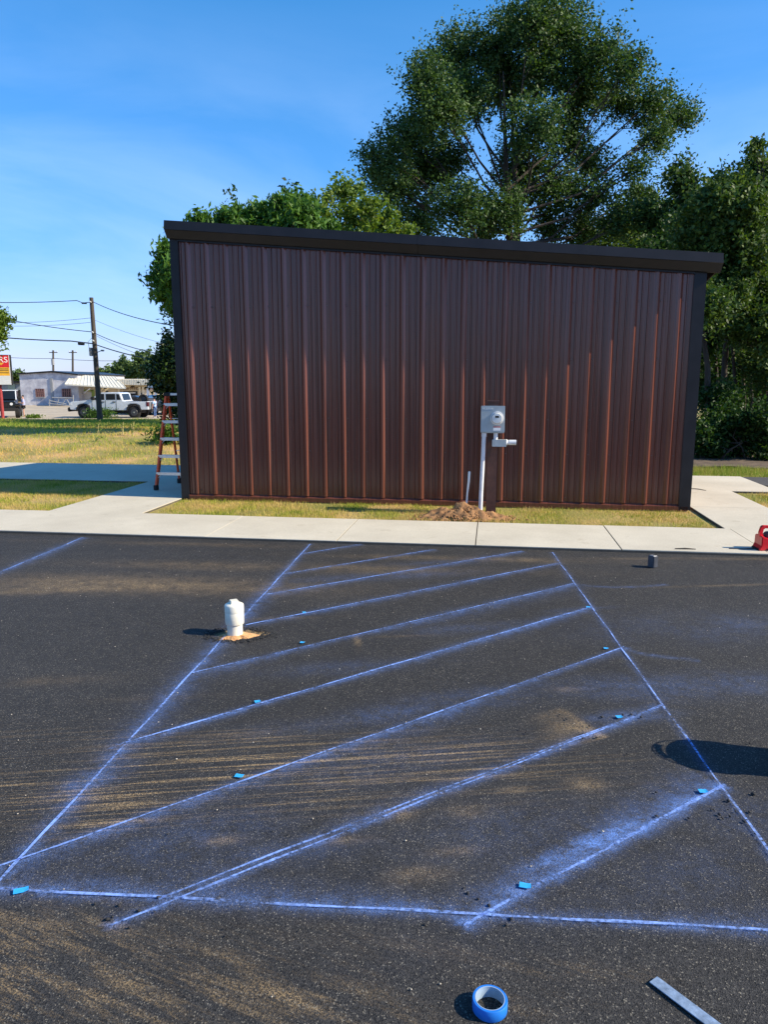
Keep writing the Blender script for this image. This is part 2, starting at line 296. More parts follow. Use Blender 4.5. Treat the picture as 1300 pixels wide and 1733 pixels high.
# ------------------------------------------------------------------ mesh helpers
def link(name, me, m=None, parent=None, loc=None, rz=None):
    o = bpy.data.objects.new(name, me); C.objects.link(o)
    if m and me: me.materials.append(m)
    if parent: o.parent = parent
    if loc is not None: o.location = loc
    if rz is not None: o.rotation_euler = (0, 0, rz)
    return o
def tag(o, label, cat=None, group=None, kind=None):
    o['label'] = label
    if cat: o['category'] = cat
    if group: o['group'] = group
    if kind: o['kind'] = kind
    return o
def thing(name, label, cat, loc=(0, 0, 0), rz=0, group=None):
    o = bpy.data.objects.new(name, None); C.objects.link(o); o.location = loc; o.rotation_euler = (0, 0, rz); o.empty_display_size = .1
    return tag(o, label, cat, group)
class MB:
    def __init__(s): s.v = []; s.f = []
    def add(s, vs, fs):
        k = len(s.v); s.v += [tuple(p) for p in vs]; s.f += [tuple(i + k for i in f) for f in fs]; return s
    def box(s, x0, x1, y0, y1, z0, z1):
        return s.add([(x0, y0, z0), (x1, y0, z0), (x1, y1, z0), (x0, y1, z0), (x0, y0, z1), (x1, y0, z1), (x1, y1, z1), (x0, y1, z1)],
                     [(0, 3, 2, 1), (4, 5, 6, 7), (0, 1, 5, 4), (1, 2, 6, 5), (2, 3, 7, 6), (3, 0, 4, 7)])
    def prism(s, poly, a0, a1, axis='y'):          # poly in the two other axes
        n = len(poly)
        def P(p, a): return {'y': (p[0], a, p[1]), 'x': (a, p[0], p[1]), 'z': (p[0], p[1], a)}[axis]
        return s.add([P(p, a0) for p in poly] + [P(p, a1) for p in poly],
                     [tuple(range(n)), tuple(range(2 * n - 1, n - 1, -1))] + [(i, (i + 1) % n, n + (i + 1) % n, n + i) for i in range(n)])
    def tube(s, pts, rad, n=8, caps=True):
        pts = [Vector(p) for p in pts]; k = len(s.v); up = Vector((0, 0, 1))
        for i, p in enumerate(pts):
            d = (pts[min(i + 1, len(pts) - 1)] - pts[max(i - 1, 0)]).normalized()
            a = d.cross(up if abs(d.z) < .95 else Vector((1, 0, 0))).normalized(); b = d.cross(a)
            r = rad[i] if isinstance(rad, (list, tuple)) else rad
            for j in range(n):
                t = 2 * math.pi * j / n; s.v.append(tuple(p + a * (r * math.cos(t)) + b * (r * math.sin(t))))
        for i in range(len(pts) - 1):
            for j in range(n): s.f.append((k + i * n + j, k + i * n + (j + 1) % n, k + (i + 1) * n + (j + 1) % n, k + (i + 1) * n + j))
        if caps: s.f.append(tuple(range(k + n - 1, k - 1, -1))); e = k + (len(pts) - 1) * n; s.f.append(tuple(range(e, e + n)))
        return s
    def bar(s, a, b, w, t, up=(0, 0, 1)):           # rectangular bar from a to b
        a = Vector(a); b = Vector(b); d = (b - a).normalized(); x = d.cross(Vector(up)).normalized(); y = x.cross(d)
        vs = [p + x * (w / 2 * i) + y * (t / 2 * j) for p in (a, b) for i, j in ((-1, -1), (1, -1), (1, 1), (-1, 1))]
        return s.add(vs, [(0, 3, 2, 1), (4, 5, 6, 7), (0, 1, 5, 4), (1, 2, 6, 5), (2, 3, 7, 6), (3, 0, 4, 7)])
    def lathe(s, prof, n=24, c=(0, 0)):
        k = len(s.v)
        for r, z in prof:
            for j in range(n): t = 2 * math.pi * j / n; s.v.append((c[0] + r * math.cos(t), c[1] + r * math.sin(t), z))
        for i in range(len(prof) - 1):
            for j in range(n): s.f.append((k + i * n + j, k + i * n + (j + 1) % n, k + (i + 1) * n + (j + 1) % n, k + (i + 1) * n + j))
        return s
    def build(s, name, m, parent=None, bevel=0, smooth=False, loc=None, rz=None, seg=2):
        me = bpy.data.meshes.new(name); me.from_pydata(s.v, [], s.f)
        bm = bmesh.new(); bm.from_mesh(me); bmesh.ops.recalc_face_normals(bm, faces=bm.faces)
        if bevel:
            bmesh.ops.bevel(bm, geom=[e for e in bm.edges if e.calc_face_angle(0) > .5], offset=bevel, segments=seg, affect='EDGES', clamp_overlap=True)
        bm.to_mesh(me); bm.free()
        if smooth:
            me.polygons.foreach_set('use_smooth', [True] * len(me.polygons))
            try: me.set_sharp_from_angle(angle=R(40))
            except Exception: pass
        return link(name, me, m, parent, loc, rz)
def np_mesh(name, verts, quads, m, parent=None, tri=False):
    me = bpy.data.meshes.new(name); k = quads.shape[1]
    me.vertices.add(len(verts)); me.vertices.foreach_set('co', np.ascontiguousarray(verts, np.float32).ravel())
    me.loops.add(quads.size); me.loops.foreach_set('vertex_index', np.ascontiguousarray(quads, np.int32).ravel())
    me.polygons.add(len(quads)); me.polygons.foreach_set('loop_start', np.arange(len(quads), dtype=np.int32) * k)
    me.update(calc_edges=True); me.validate()
    return link(name, me, m, parent)
def struct(o): o['kind'] = 'structure'; return o

# ------------------------------------------------------------------ ground
gx = np.concatenate([[-3000, -1200, -500, -250, -160], np.arange(-110, -30, 4.0), np.arange(-30, 24, .75), np.arange(24, 110, 6.0), [160, 300, 700, 1500, 3000]])
gy = np.concatenate([[-600, -200, -80, -30, -10, 0, 4], np.arange(6, 34, .5), np.arange(34, 90, 2.0), [95, 110, 130, 150, 200, 300, 600, 1200, 3000]])
GX, GY = np.meshgrid(gx, gy); GZ = terrain(GX, GY); nx, ny = len(gx), len(gy)
ii = np.arange(nx * ny).reshape(ny, nx)
q = np.stack([ii[:-1, :-1], ii[:-1, 1:], ii[1:, 1:], ii[1:, :-1]], -1).reshape(-1, 4)
o = np_mesh('ground', np.stack([GX, GY, GZ], -1).reshape(-1, 3), q, M_ground); struct(o); o.data.shade_smooth()
# gravel lot and road beyond the bank
lx = np.arange(-70, 14, 1.5); lt = np.linspace(0, 1, 24)
LX, LT = np.meshgrid(lx, lt); y0 = 50.5 + (vnoise(LX, LX * 0, .35, 9) - .5) * 2.0 - .04 * (LX + 20); LY = y0 + (84 - y0) * LT
ii = np.arange(LX.size).reshape(LX.shape)
q = np.stack([ii[:-1, :-1], ii[:-1, 1:], ii[1:, 1:], ii[1:, :-1]], -1).reshape(-1, 4)
struct(np_mesh('gravel_lot', np.stack([LX, LY, terrain(LX, LY) + .05], -1).reshape(-1, 3), q, M_gravel))

# ------------------------------------------------------------------ asphalt lot with chalk dust and clay as surface attributes
def seg_field(P, a, b):
    d = b - a; L = np.hypot(*d); d = d / L; r = P - a; t = r @ d; n = r @ np.array([-d[1], d[0]])
    return t / L, n, L
g2 = lambda x, y: np.array(G(x, y)[:2])
# chalk lines: pixel pairs measured on the photograph, dust reach (m) on either side, dust strength, core width
LINES = [((525, 921), (-12, 1503), .05, .05, .45, .011), ((935, 935), (1330, 1481), .02, .02, .25, .010), ((-40, 1502), (1340, 1576), .06, .02, .5, .011),
 ((508, 938), (612, 921), .05, .03, .25, .008), ((478, 972), (736, 930), .07, .05, .28, .009), ((452, 1006), (884, 933), .06, .06, .34, .010),
 ((416, 1058), (946, 953), .05, .05, .40, .011), ((326, 1139), (972, 988), .03, .06, .40, .010), ((196, 1262), (1002, 1027), .03, .04, .55, .014),
 ((-10, 1469), (1057, 1095), .02, .05, .42, .010), ((187, 1566), (1120, 1195), .035, .02, .50, .010), ((268, 1521), (1122, 1193), .03, .02, .35, .009),
 ((785, 1566), (1226, 1328), .08, .02, .75, .013), ((-30, 981), (142, 909), .05, .05, .40, .012)]
us = np.concatenate([[-60, -30, -15, -8, -5], np.arange(-3.4, 11.2, .026), [12, 15, 20, 30, 60]])
vs_ = np.concatenate([[-60, -30, -20, -15, -12, -11], np.arange(-10.2, -6.5, .018), np.arange(-6.5, -2.79, .03), [-2.80]])
AU, AV = np.meshgrid(us, vs_)
AX = BO.x + U.x * AU + V.x * AV; AY = BO.y + U.y * AU + V.y * AV
P = np.stack([AX, AY], -1).reshape(-1, 2)
chalk = np.zeros(len(P))
for i, (a, b, wl_, wr_, st, cw) in enumerate(LINES):
    t, nn, L = seg_field(P, g2(*a), g2(*b))
    wob = .22 + .95 * vnoise(t * L, t * 0 + i * 7.3, .9, i)
    d = np.where(nn > 0, nn / (wl_ * wob + .006), -nn / (wr_ * wob + .006))
    chalk = np.maximum(chalk, 1.05 * st * np.exp(-np.abs(d) * 1.1) * ((t > -.005) & (t < 1.005)))
def blob(px, py, rx, ry, st, rot=0, seed=1, ns=2.5):   # soft dust patch: centre in pixels, radii in metres
    c = g2(px, py); r = P - c; ca, sa = math.cos(rot), math.sin(rot)
    x = (r[:, 0] * ca + r[:, 1] * sa) / rx; y = (-r[:, 0] * sa + r[:, 1] * ca) / ry
    return st * np.exp(-(x * x + y * y) * 1.2) * (.25 + 1.3 * vnoise(P[:, 0], P[:, 1], ns, seed))
for i, a in enumerate([(1020, 1415, .50, .05, 1.1, .55), (1130, 1360, .35, .05, .4, .5), (900, 1470, .3, .07, .35, .55), (700, 1200, .8, .12, .22, .3), (820, 1170, .5, .1, .25, .3), (980, 1030, .25, .05, .5, .2),
                       (600, 1300, .7, .2, .15, .3), (150, 1320, .18, .10, .5, .9), (190, 1290, .12, .1, .3, .9), (1070, 1210, .25, .08, .35, .2), (450, 1450, .6, .12, .2, .3), (800, 1545, .08, .05, .7, .4),
                       (1150, 1160, .9, .2, .20, .1), (1200, 1060, .9, .35, .16, .1), (1240, 1360, .25, .25, .2, 0), (820, 1060, .7, .12, .16, .2), (560, 1130, .7, .12, .14, .2), (900, 1400, .8, .25, .10, .3), (1080, 1500, .8, .2, .12, .3),
                       (640, 975, .9, .15, .18, .2), (760, 950, .7, .1, .16, .2), (300, 1420, .5, .2, .14, .4)]):
    chalk = np.maximum(chalk, .62 * blob(*a, seed=i + 20))
def arc(pts, w, st):
    global chalk
    for a, b in zip(pts[:-1], pts[1:]):
        t, nn, L = seg_field(P, g2(*a), g2(*b)); chalk = np.maximum(chalk, st * np.exp(-np.abs(nn) / w) * ((t >= 0) & (t <= 1)))
arc([(975, 988), (1000, 991), (1040, 993), (1090, 992), (1130, 988)], .014, .30); arc([(1058, 1097), (1080, 1104), (1110, 1109), (1150, 1113), (1185, 1117)], .014, .32)
cl_a = blob(420, 1285, 1.25, .30, 1.25, -.03, 5, 1.2) + blob(80, 1340, .7, .2, .8, 0, 6) + blob(600, 1335, .35, .05, 1.0, .25, 8) + blob(760, 1270, .5, .10, .75, .2, 9) + blob(250, 1385, .8, .1, .6, .1, 10)
cl_b = blob(150, 1640, .75, .22, .95, -.3, 11) + blob(420, 1640, .55, .16, .6, -.35, 12) + blob(60, 1700, .4, .2, .9, -.3, 15) + blob(870, 1690, .22, .06, .45, -.2, 13) + blob(700, 1600, .4, .06, .25, -.2, 14) + blob(500, 1700, .3, .08, .4, -.3, 17) + blob(980, 1640, .25, .04, .35, -.1, 18)
cl_c = blob(120, 985, 2.2, .30, .50, -.10, 21, 1) + blob(520, 960, 2.2, .18, .42, -.08, 22, 1) + blob(40, 1000, 1.2, .12, .5, .12, 23, 2) + blob(800, 945, 1.6, .12, .35, -.1, 24) + blob(300, 920, 2.0, .1, .2, -.1, 28) + blob(1150, 945, 1.2, .06, .4, -.02, 25, 2)
for px, py, rx, ry, st in [(985, 1325, .10, .06, .5), (870, 1335, .08, .03, .6), (790, 1370, .08, .06, .4), (770, 1440, .10, .03, .45), (715, 1480, .12, .05, .45), (680, 1375, .06, .05, .5), (270, 1180, .3, .04, .25), (690, 1075, .25, .02, .35),
                           (605, 1085, .02, .15, .7), (960, 1165, .1, .04, .3), (380, 1420, .08, .03, .6), (590, 1420, .10, .03, .5), (100, 1150, .4, .08, .2), (480, 1045, .5, .04, .2), (1220, 990, .9, .03, .3)]:
    cl_c = cl_c + blob(px, py, rx, ry, st, .1, int(px) % 17, 6)
A_, B_ = g2(945, 1196), g2(1026, 1246)               # the wedge of clay with one straight edge
t, nn, L = seg_field(P, A_, B_)
cl_c = cl_c + .85 * np.exp(-np.abs(np.where(nn < 0, -nn / .16, nn / .012))) * ss(-.05, .15, t) * (t < 1.0) * (.4 + .9 * vnoise(P[:, 0], P[:, 1], 9, 2)) * ss(-.25, 0, nn + .10 + .12 * t)
for x0, y0, r_ in ((520, 1262, .25), (985, 1232, .15)): pass
hc = g2(402, 1074)                                     # ragged hole round the standpipe
ang = np.arctan2(P[:, 1] - hc[1], P[:, 0] - hc[0]); hr = np.hypot((P[:, 0] - hc[0]) / 1.55, P[:, 1] - hc[1]); edge = .105 + .02 * np.sin(3 * ang + 1) + .018 * np.sin(7 * ang) + .01 * np.sin(13 * ang)
AZ = np.where(hr < edge, -.014, np.where(hr < edge + .05, .008 * vnoise(P[:, 0], P[:, 1], 60, 4), 0)) + (vnoise(P[:, 0], P[:, 1], .8, 5) - .5) * .006
AZ = AZ - .004
cl_c = np.where(hr < edge, 3.0, cl_c); chalk = np.where(hr < edge + .03, 0, chalk)
ii = np.arange(AU.size).reshape(AU.shape)
q = np.stack([ii[:-1, :-1], ii[:-1, 1:], ii[1:, 1:], ii[1:, :-1]], -1).reshape(-1, 4)
lot = np_mesh('parking_lot', np.column_stack([P, AZ]), q, M_asph); struct(lot); lot.data.shade_smooth()
for nm, arr in (('chalk', chalk), ('clay_a', cl_a * 1.2), ('clay_b', cl_b * .95), ('clay_c', cl_c * 1.25)):
    at = lot.data.attributes.new(nm, 'FLOAT', 'POINT'); at.data.foreach_set('value', np.clip(arr, 0, 3).astype(np.float32))
for i, (a, b, wl_, wr_, st, cw) in enumerate(LINES):
    a = g2(*a); b = g2(*b); L = np.hypot(*(b - a)); n = max(6, int(L / .12)); d = (b - a) / L; pr = np.array([-d[1], d[0]])
    vs = []
    for k in range(n + 1):
        p = a + d * (L * k / n) + pr * (.004 * math.sin(k * .9 + i) * random.uniform(.3, 1)); w = cw * random.uniform(.35, .75)
        vs += [(*(p + pr * w), .0045), (*(p - pr * w), .0045)]
    MB().add(vs, [(2 * k, 2 * k + 1, 2 * k + 3, 2 * k + 2) for k in range(n)]).build('chalk_line', M_chalk, lot)

# ------------------------------------------------------------------ concrete walks, slab by slab
def slab_set(name, cells, zt, under):
    root = MB()
    for (u0, u1, v0, v1) in under: root.box(u0, u1, v0, v1, -.14, zt - .009)
    r = root.build(name, M_joint, None, loc=BO, rz=BA); struct(r)
    for (u0, u1, v0, v1) in cells:
        dz = random.uniform(-.0015, .0015); g = .0008
        gl = .0065 if u0 > 2 else g; gr = .0065 if u1 > 2 else g
        MB().box(u0 + gl, u1 - gr, v0 + .001, v1 - .001, -.12, zt + dz).build('slab', M_conc, r)
    return r
ZT = .03
jo = [-1.72 - 1.6 * k for k in range(5, -1, -1)] + [-.12, 1.48, 3.08, 4.68, 6.28, 7.82, 9.42, 11.02, 12.62, 14.2]
slab_set('sidewalk', [(a, b, -2.85, -1.45) for a, b in zip(jo[:-1], jo[1:])], ZT, [(jo[0], jo[-1], -2.85, -1.45)])
wL = [(-1.42, -.015, -1.45, .12), (-1.42, -.015, .12, 1.78), (-1.42, -.015, 1.78, 4.42)] + [(-1.42 - 1.9 * (k + 1), -1.42 - 1.9 * k, 1.78, 4.42) for k in range(7)]
slab_set('side_walkway', wL, ZT - .004, [(-1.42, -.015, -1.45, 4.42), (-14.7, -1.42, 1.78, 4.42)])
wR = [(7.76, 8.86, -1.45, .25), (7.76, 8.86, .25, 2.0), (7.76, 9.65, 2.0, 4.1)]
slab_set('path', wR, ZT - .002, [(7.76, 8.86, -1.45, 2.0), (7.76, 9.65, 2.0, 4.1)])
dp = MB().add([(9.65, 4.15, .012), (9.65, 2.9, .012), (20, 2.2, .012), (20, 4.15, .012)], [(0, 1, 2, 3)]).build('driveway', mat('driveway_asphalt', (.055, .054, .053), .9, 0, .2, 8, .4, 80), None, loc=BO, rz=BA); struct(dp)
# dark scraps lying on the walk
for (x, y, w, nm, lb) in [(1160, 930, .22, 'twig', 'thin dark twig on the sidewalk left of the red machine'), (1228, 831, .30, 'stick', 'short dark stick on the path beside the building corner')]:
    p = G(x, y, ZT); dr = Vector((1, -.12, 0)) if nm == 'twig' else Vector((.75, -1.2, 0)).normalized()
    p = p if nm == 'twig' else G(1182, 829, ZT)
    tag(MB().tube([p - dr * w / 2 + Vector((0, 0, .008)), p + Vector((0, 0, .013)), p + dr * w / 2 + Vector((0, 0, .008))], [.005, .008, .004], 6).build(nm, M_barkd), lb, 'stick')

# ------------------------------------------------------------------ grass
def blades(name, us, vs, ok, n, h, w, m, label, lean=.5, clump=0.0, seed=1):
    r = np.random.default_rng(seed); u = r.uniform(*us, n); v = r.uniform(*vs, n)
    X = BO.x + U.x * u + V.x * v; Y = BO.y + U.y * u + V.y * v
    k = ok(u, v, X, Y) & (vnoise(X, Y, 2.2, seed) > clump * r.random(n)); X, Y = X[k], Y[k]; n = len(X)
    Z = terrain(X, Y); dist = np.maximum(Y, 8)
    H = h * r.uniform(.45, 1.25, n) * (.6 + .8 * vnoise(X, Y, 1.1, seed + 3)); a = r.uniform(0, 6.283, n); b = r.uniform(0, 6.283, n)
    ww = w * r.uniform(.6, 1.3, n) * np.maximum(1, dist / 14) / 2; ln = H * lean * r.uniform(.2, 1.2, n)
    A = np.stack([X - np.cos(a) * ww, Y - np.sin(a) * ww, Z - .01], -1); B2 = np.stack([X + np.cos(a) * ww, Y + np.sin(a) * ww, Z - .01], -1)
    T = np.stack([X + np.cos(b) * ln, Y + np.sin(b) * ln, Z + H], -1)
    o = np_mesh(name, np.stack([A, B2, T], 1).reshape(-1, 3), np.arange(3 * n).reshape(-1, 3), m)
    return tag(o, label, 'grass', kind='stuff')
blades('grass', (.0, 7.75), (-1.44, -.03), lambda u, v, X, Y: (u - .02 > .12 * np.maximum(0, -v - .2)) & (u < 7.68), 42000, .045, .007, M_grassA, 'patchy straw and green grass strip in front of the brown building', clump=.75, seed=2)
blades('grass', (-7, -1.40), (-1.44, 1.77), lambda u, v, X, Y: u < 9, 60000, .05, .007, M_grassA, 'short grass between the front sidewalk and the shaded left walkway', clump=.45, seed=3)
blades('grass', (8.88, 13), (-1.40, 2.0), lambda u, v, X, Y: v < 1.95 - .16 * (u - 8.9), 26000, .06, .007, M_grassA, 'dry grass wedge right of the path at the frame edge', clump=.5, seed=4)
blades('grass', (6.0, 17), (4.15, 5.7), lambda u, v, X, Y: v < 5.45 + .25 * vnoise(X, Y, 1, 8), 30000, .10, .009, M_grassC, 'bright green grass strip in front of the dark woods', clump=.2, seed=5)
blades('grass', (-20, 1.0), (4.44, 40), lambda u, v, X, Y: (Y < 27) & (X > -.62 * Y - 1), 150000, .075, .010, M_grassB, 'sunlit yellow grass bank behind the left walkway', lean=.8, clump=.35, seed=6)
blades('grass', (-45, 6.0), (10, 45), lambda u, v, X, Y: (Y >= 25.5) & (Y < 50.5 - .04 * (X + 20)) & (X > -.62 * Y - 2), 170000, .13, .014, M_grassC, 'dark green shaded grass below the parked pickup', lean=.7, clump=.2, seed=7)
# leaf-litter floor under the woods
lit = np.meshgrid(np.linspace(5.5, 30, 40), np.linspace(5.6, 26, 34)); LU, LV = lit
X = BO.x + U.x * LU + V.x * LV; Y = BO.y + U.y * LU + V.y * LV
ii = np.arange(LU.size).reshape(LU.shape); q = np.stack([ii[:-1, :-1], ii[:-1, 1:], ii[1:, 1:], ii[1:, :-1]], -1).reshape(-1, 4)
struct(np_mesh('woodland_floor', np.stack([X, Y, terrain(X, Y) + .02 + .06 * vnoise(X, Y, 2, 4)], -1).reshape(-1, 3), q, M_litter))

# ------------------------------------------------------------------ the brown metal building
BL = 7.677; BD = 4.0
ztop = lambda u: 4.02 - .0822 * u                      # wall top
bld = thing('metal_building', 'dark brown ribbed metal building with black roof trim', 'building', BO, BA)
RIB0, RS = .245, .296
def panel_profile(u0, u1, seed):
    r = random.Random(seed); pts = [(u0, 0.0)]
    k0 = math.ceil((u0 - RIB0) / RS - 1e-6)
    ribs = [RIB0 + RS * k for k in range(k0 - 1, 40) if u0 - RS < RIB0 + RS * k < u1 + RS]
    cand = []
    for c in ribs:
        cand += [(c - .046, 0), (c - .013, .032), (c + .013, .032), (c + .046, 0)]
        for m in (c + RS * .355, c + RS * .645): cand += [(m - .013, r.uniform(-.005, .004)), (m - .006, .011), (m + .006, .011), (m + .013, r.uniform(-.005, .004))]
    return [(u0, 0)] + [p for p in sorted(cand) if u0 + .004 < p[0] < u1 - .004] + [(u1, 0)]
edges = [.10] + [RIB0 + RS * (3 * k - .5) for k in range(1, 9)] + [7.585]
for i, (a, b) in enumerate(zip(edges[:-1], edges[1:])):
    r = random.Random(50 + i); pf = panel_profile(a, b, i); rows = [0, .15, .3, .45, .6, .75, .9, 1]; vs = []; n = len(pf)
    tilt = r.uniform(-.004, .004)
    for j, t in enumerate(rows):
        for (u, d) in pf:
            oc = .0045 * math.sin(u * 9 + t * 5 + i * 2.1) + tilt * (u - (a + b) / 2)
            z = .10 + (ztop(u) - .10) * t; vs.append((u, -d - .012 + oc - .0004 * i, z))
    fs = [(j * n + k, j * n + k + 1, (j + 1) * n + k + 1, (j + 1) * n + k) for j in range(len(rows) - 1) for k in range(n - 1)]
    MB().add(vs, fs).build('panel', M_brown, bld)
MB().prism([(.0, 0), (BL, 0), (BL, 3.36), (.0, 3.99)], .03, .12, 'y').build('wall', M_brown, bld)
MB().prism([(.12, 0), (BD - .12, 0), (BD - .12, 3.40), (.12, 3.95)], .02, .11, 'x').build('wall', M_brown, bld)
MB().prism([(.12, 0), (BD - .12, 0), (BD - .12, 2.78), (.12, 3.33)], BL - .11, BL - .02, 'x').build('wall', M_brown, bld)
MB().prism([(.0, 0), (BL, 0), (BL, 2.77), (.0, 3.40)], BD - .12, BD, 'y').build('wall', M_brown, bld)
def corner(u0, u1, side):
    m = MB(); z = ztop((u0 + u1) / 2) + .02; s = u0 if side < 0 else u1; e = u1 if side < 0 else u0
    d = 1 if side < 0 else -1
    m.prism([(s, .16), (s, -.048), (e, -.048), (e, -.016), (e - d * .028, -.016), (e - d * .028, -.040), (s + d * .03, -.038), (s + d * .03, .16)], .02, z, 'z')
    return m.build('corner_trim', M_black, bld)
corner(-.012, .115, -1); corner(BL - .15, BL + .012, 1)
for uu in (-.012, BL - .11): MB().box(uu, uu + .122, BD - .13, BD + .012, .02, ztop(uu) - .60).build('corner_trim', M_black, bld)
# base rail and slab edge
MB().prism([(-.048, .005), (-.048, .070), (-.012, .10), (.0, .10), (.0, .005)], .02, BL - .02, 'x').build('base_trim', M_brown, bld)
MB().box(.01, BL - .01, .0, BD - .02, -.12, .004).build('foundation', M_conc, bld)
# roof: sheet, rake trim (upper face leaning out, lower face tucked back), wall-top channel
def rake(prof, u0, u1, nm, m):
    mb = MB(); n = len(prof); vs = []
    for u in (u0, u1): vs += [(u, p[0], ztop(u) + p[1] - .14 * max(0, p[0] - .05)) for p in prof]
    mb.add(vs, [tuple(range(n)), tuple(range(2 * n - 1, n - 1, -1))] + [(i, (i + 1) % n, n + (i + 1) % n, n + i) for i in range(n)])
    return mb.build(nm, m, bld)
for a, b in ((-.03, 3.728), (3.731, 7.85)):
    rake([(.05, .175), (-.175, .165), (-.20, .035), (-.185, .030), (-.10, -.075), (-.03, -.075), (-.03, .0), (.05, .0)], a, b, 'rake_trim', M_black)
rake([(.05, .14), (BD + .2, .14), (BD + .2, .05), (.05, .05)], .0, 7.82, 'roof', M_roof)
rake([(BD + .2, .17), (BD + .24, .17), (BD + .24, -.02), (BD + .2, -.02)], -.03, 7.85, 'rake_trim', M_black)
for a, b in ((.115, BL - .15),): rake([(-.028, -.06), (-.062, -.06), (-.062, -.105), (-.028, -.105)], a, b, 'top_channel', M_black)
MB().prism([(-.02, 3.98), (BD + .2, 3.40), (BD + .2, 3.60), (-.02, 4.18)], -.05, -.03, 'x').build('fascia', M_black, bld)
MB().prism([(.06, 3.33), (BD + .2, 2.75), (BD + .2, 2.97), (.06, 3.55)], 7.83, 7.848, 'x').build('gutter', M_black, bld)
# screw heads: rows across the flats beside each rib, too small to pick apart
mb = MB()
for z in (.16, .80, 1.30, 2.16, 2.95):
    for k in range(25):
        u = RIB0 + RS * k + .06
        if u < BL - .2: mb.add([(u + .011 * math.cos(t), -.014 - (.006 if abs(t) >= 0 else 0), z + .011 * math.sin(t)) for t in np.arange(6) * math.pi / 3] + [(u, -.024, z)], [(j, (j + 1) % 6, 6) for j in range(6)])
sc = mb.build('screw_heads', M_screw, bld); sc['kind'] = 'stuff'

# ------------------------------------------------------------------ meter post
mp_ = thing('meter_post', 'brown square post carrying the grey electric meter box', 'post', bf(4.845, -.60), BA)
MB().box(-.07, .07, -.07, .07, -.1, 1.56).build('post', M_brownp, mp_, bevel=.006)
MB().box(-.085, .085, -.085, .085, 1.56, 1.59).build('post_cap', M_brownp, mp_, bevel=.005)
bu0, bz1 = PV(815, 687.5, -.75); bu1, bz0 = PV(853.5, 733, -.75); u_ = 4.845; cx = (bu0 + bu1) / 2 - u_; hw = (bu1 - bu0) / 2
em = thing('electric_meter', 'grey electric meter box with round glass meter on brown post', 'meter', bf(4.845, -.60), BA)
MB().box(cx - hw, cx + hw, -.185, -.072, bz0, bz1).build('box', M_steel, em, bevel=.006)
MB().box(cx - hw - .004, cx + hw + .004, -.198, -.186, bz0 + .012, bz1 + .006).build('cover', M_steel, em, bevel=.004)
mu, mz = PV(841.5, 708, -.80); mu -= u_
def disc(nm, prof, m, par):    # lathe about the v axis at (mu, mz)
    k = MB().lathe(prof, 28); k.v = [(mu + x, -.198 - z, mz + y) for x, y, z in k.v]; return k.build(nm, m, par, smooth=True)
disc('sealing_ring', [(.092, 0), (.092, .022), (.078, .026), (.074, .01)], M_conduit, em)
gd = disc('meter_dome', [(.074, .0), (.074, .05), (.066, .066), (.0, .068)], mat('meter_face', (.62, .64, .63), .25, 0, .05, 20), em)
MB().box(mu - .026, mu + .026, -.2675, -.2668, mz + .008, mz + .036).build('display', M_letter, gd)
MB().box(mu - .05, mu + .05, -.2006, -.1985, bz0 + .035, bz0 + .075).build('warning_label', M_whitep, em)
MB().box(mu - .05, mu + .05, -.2006, -.1985, bz0 + .077, bz0 + .092).build('warning_strip', mat('label_red', (.5, .12, .10), .6), em)
def text(s, size, m, parent, loc, rot, nm='lettering', ext=.001, align='LEFT'):
    cu = bpy.data.curves.new(nm, 'FONT'); cu.body = s; cu.size = size; cu.extrude = ext; cu.align_x = align
    tmp = bpy.data.objects.new('tmp', cu); C.objects.link(tmp); dg = bpy.context.evaluated_depsgraph_get()
    me = bpy.data.meshes.new_from_object(tmp.evaluated_get(dg)); bpy.data.objects.remove(tmp); bpy.data.curves.remove(cu)
    me.materials.clear(); o = link(nm, me, m, parent, loc); o.rotation_euler = rot; o['kind'] = 'stuff'; return o
text('MILBANK', .036, M_whitep, em, (cx - hw + .012, -.1995, bz1 - .045), (math.pi / 2, 0, 0))
# side junction arm
au0, az1 = PV(833, 744, -.75); au1, az0 = PV(857, 756, -.75)
MB().box(au0 - u_, au1 - u_, -.185, -.085, az0, az1).build('junction_box', M_steel, em, bevel=.004)
tu, tz = PV(839, 738, -.74)
MB().tube([(tu - u_, -.135, az1 - .005), (tu - u_, -.135, bz0 + .005)], .03, 14).build('nipple', M_conduit, em, smooth=True)
eu, ez = PV(874, 749, -.75); zc = (az0 + az1) / 2 + .01
MB().tube([(au1 - u_ - .003, -.135, zc), (au1 - u_ + .03, -.135, zc), (au1 - u_ + .035, -.135, zc), (eu - u_, -.135, zc)], [.045, .028, .036, .036], 14).build('fitting', M_conduit, em, smooth=True)
cd = thing('conduit', 'pale grey conduit rising from the dirt pile to the meter box', 'conduit', bf(4.845, -.60), BA)
c0 = PV(813, 867, -.72); c1 = PV(819.5, 733, -.72)
MB().tube([(c0[0] - u_, -.13, -.06), (c0[0] - u_ + .005, -.13, .3), (c1[0] - u_ - .008, -.13, .8), (c1[0] - u_, -.13, c1[1] + .01)], .029, 16).build('pipe', M_conduit, cd, smooth=True)
MB().tube([(c1[0] - u_, -.13, c1[1] - .05), (c1[0] - u_, -.13, c1[1] + .004)], .035, 16).build('connector', M_conduit, cd, smooth=True)
st = [PV(789.5, 858, -.72), PV(791, 835, -.72), PV(793.5, 815, -.72), PV(794.5, 799, -.72)]
tag(MB().tube([bf(st[0][0] - .01, -.72, -.08)] + [bf(a, -.72, z) for a, z in st] + [bf(st[3][0] + .002, -.72, st[3][1] + .012)], [.014, .014, .013, .017, .017, .008], 12).build('pipe_stub', M_white, smooth=True), 'thin white pipe stub sticking out of the dirt pile', 'pipe')

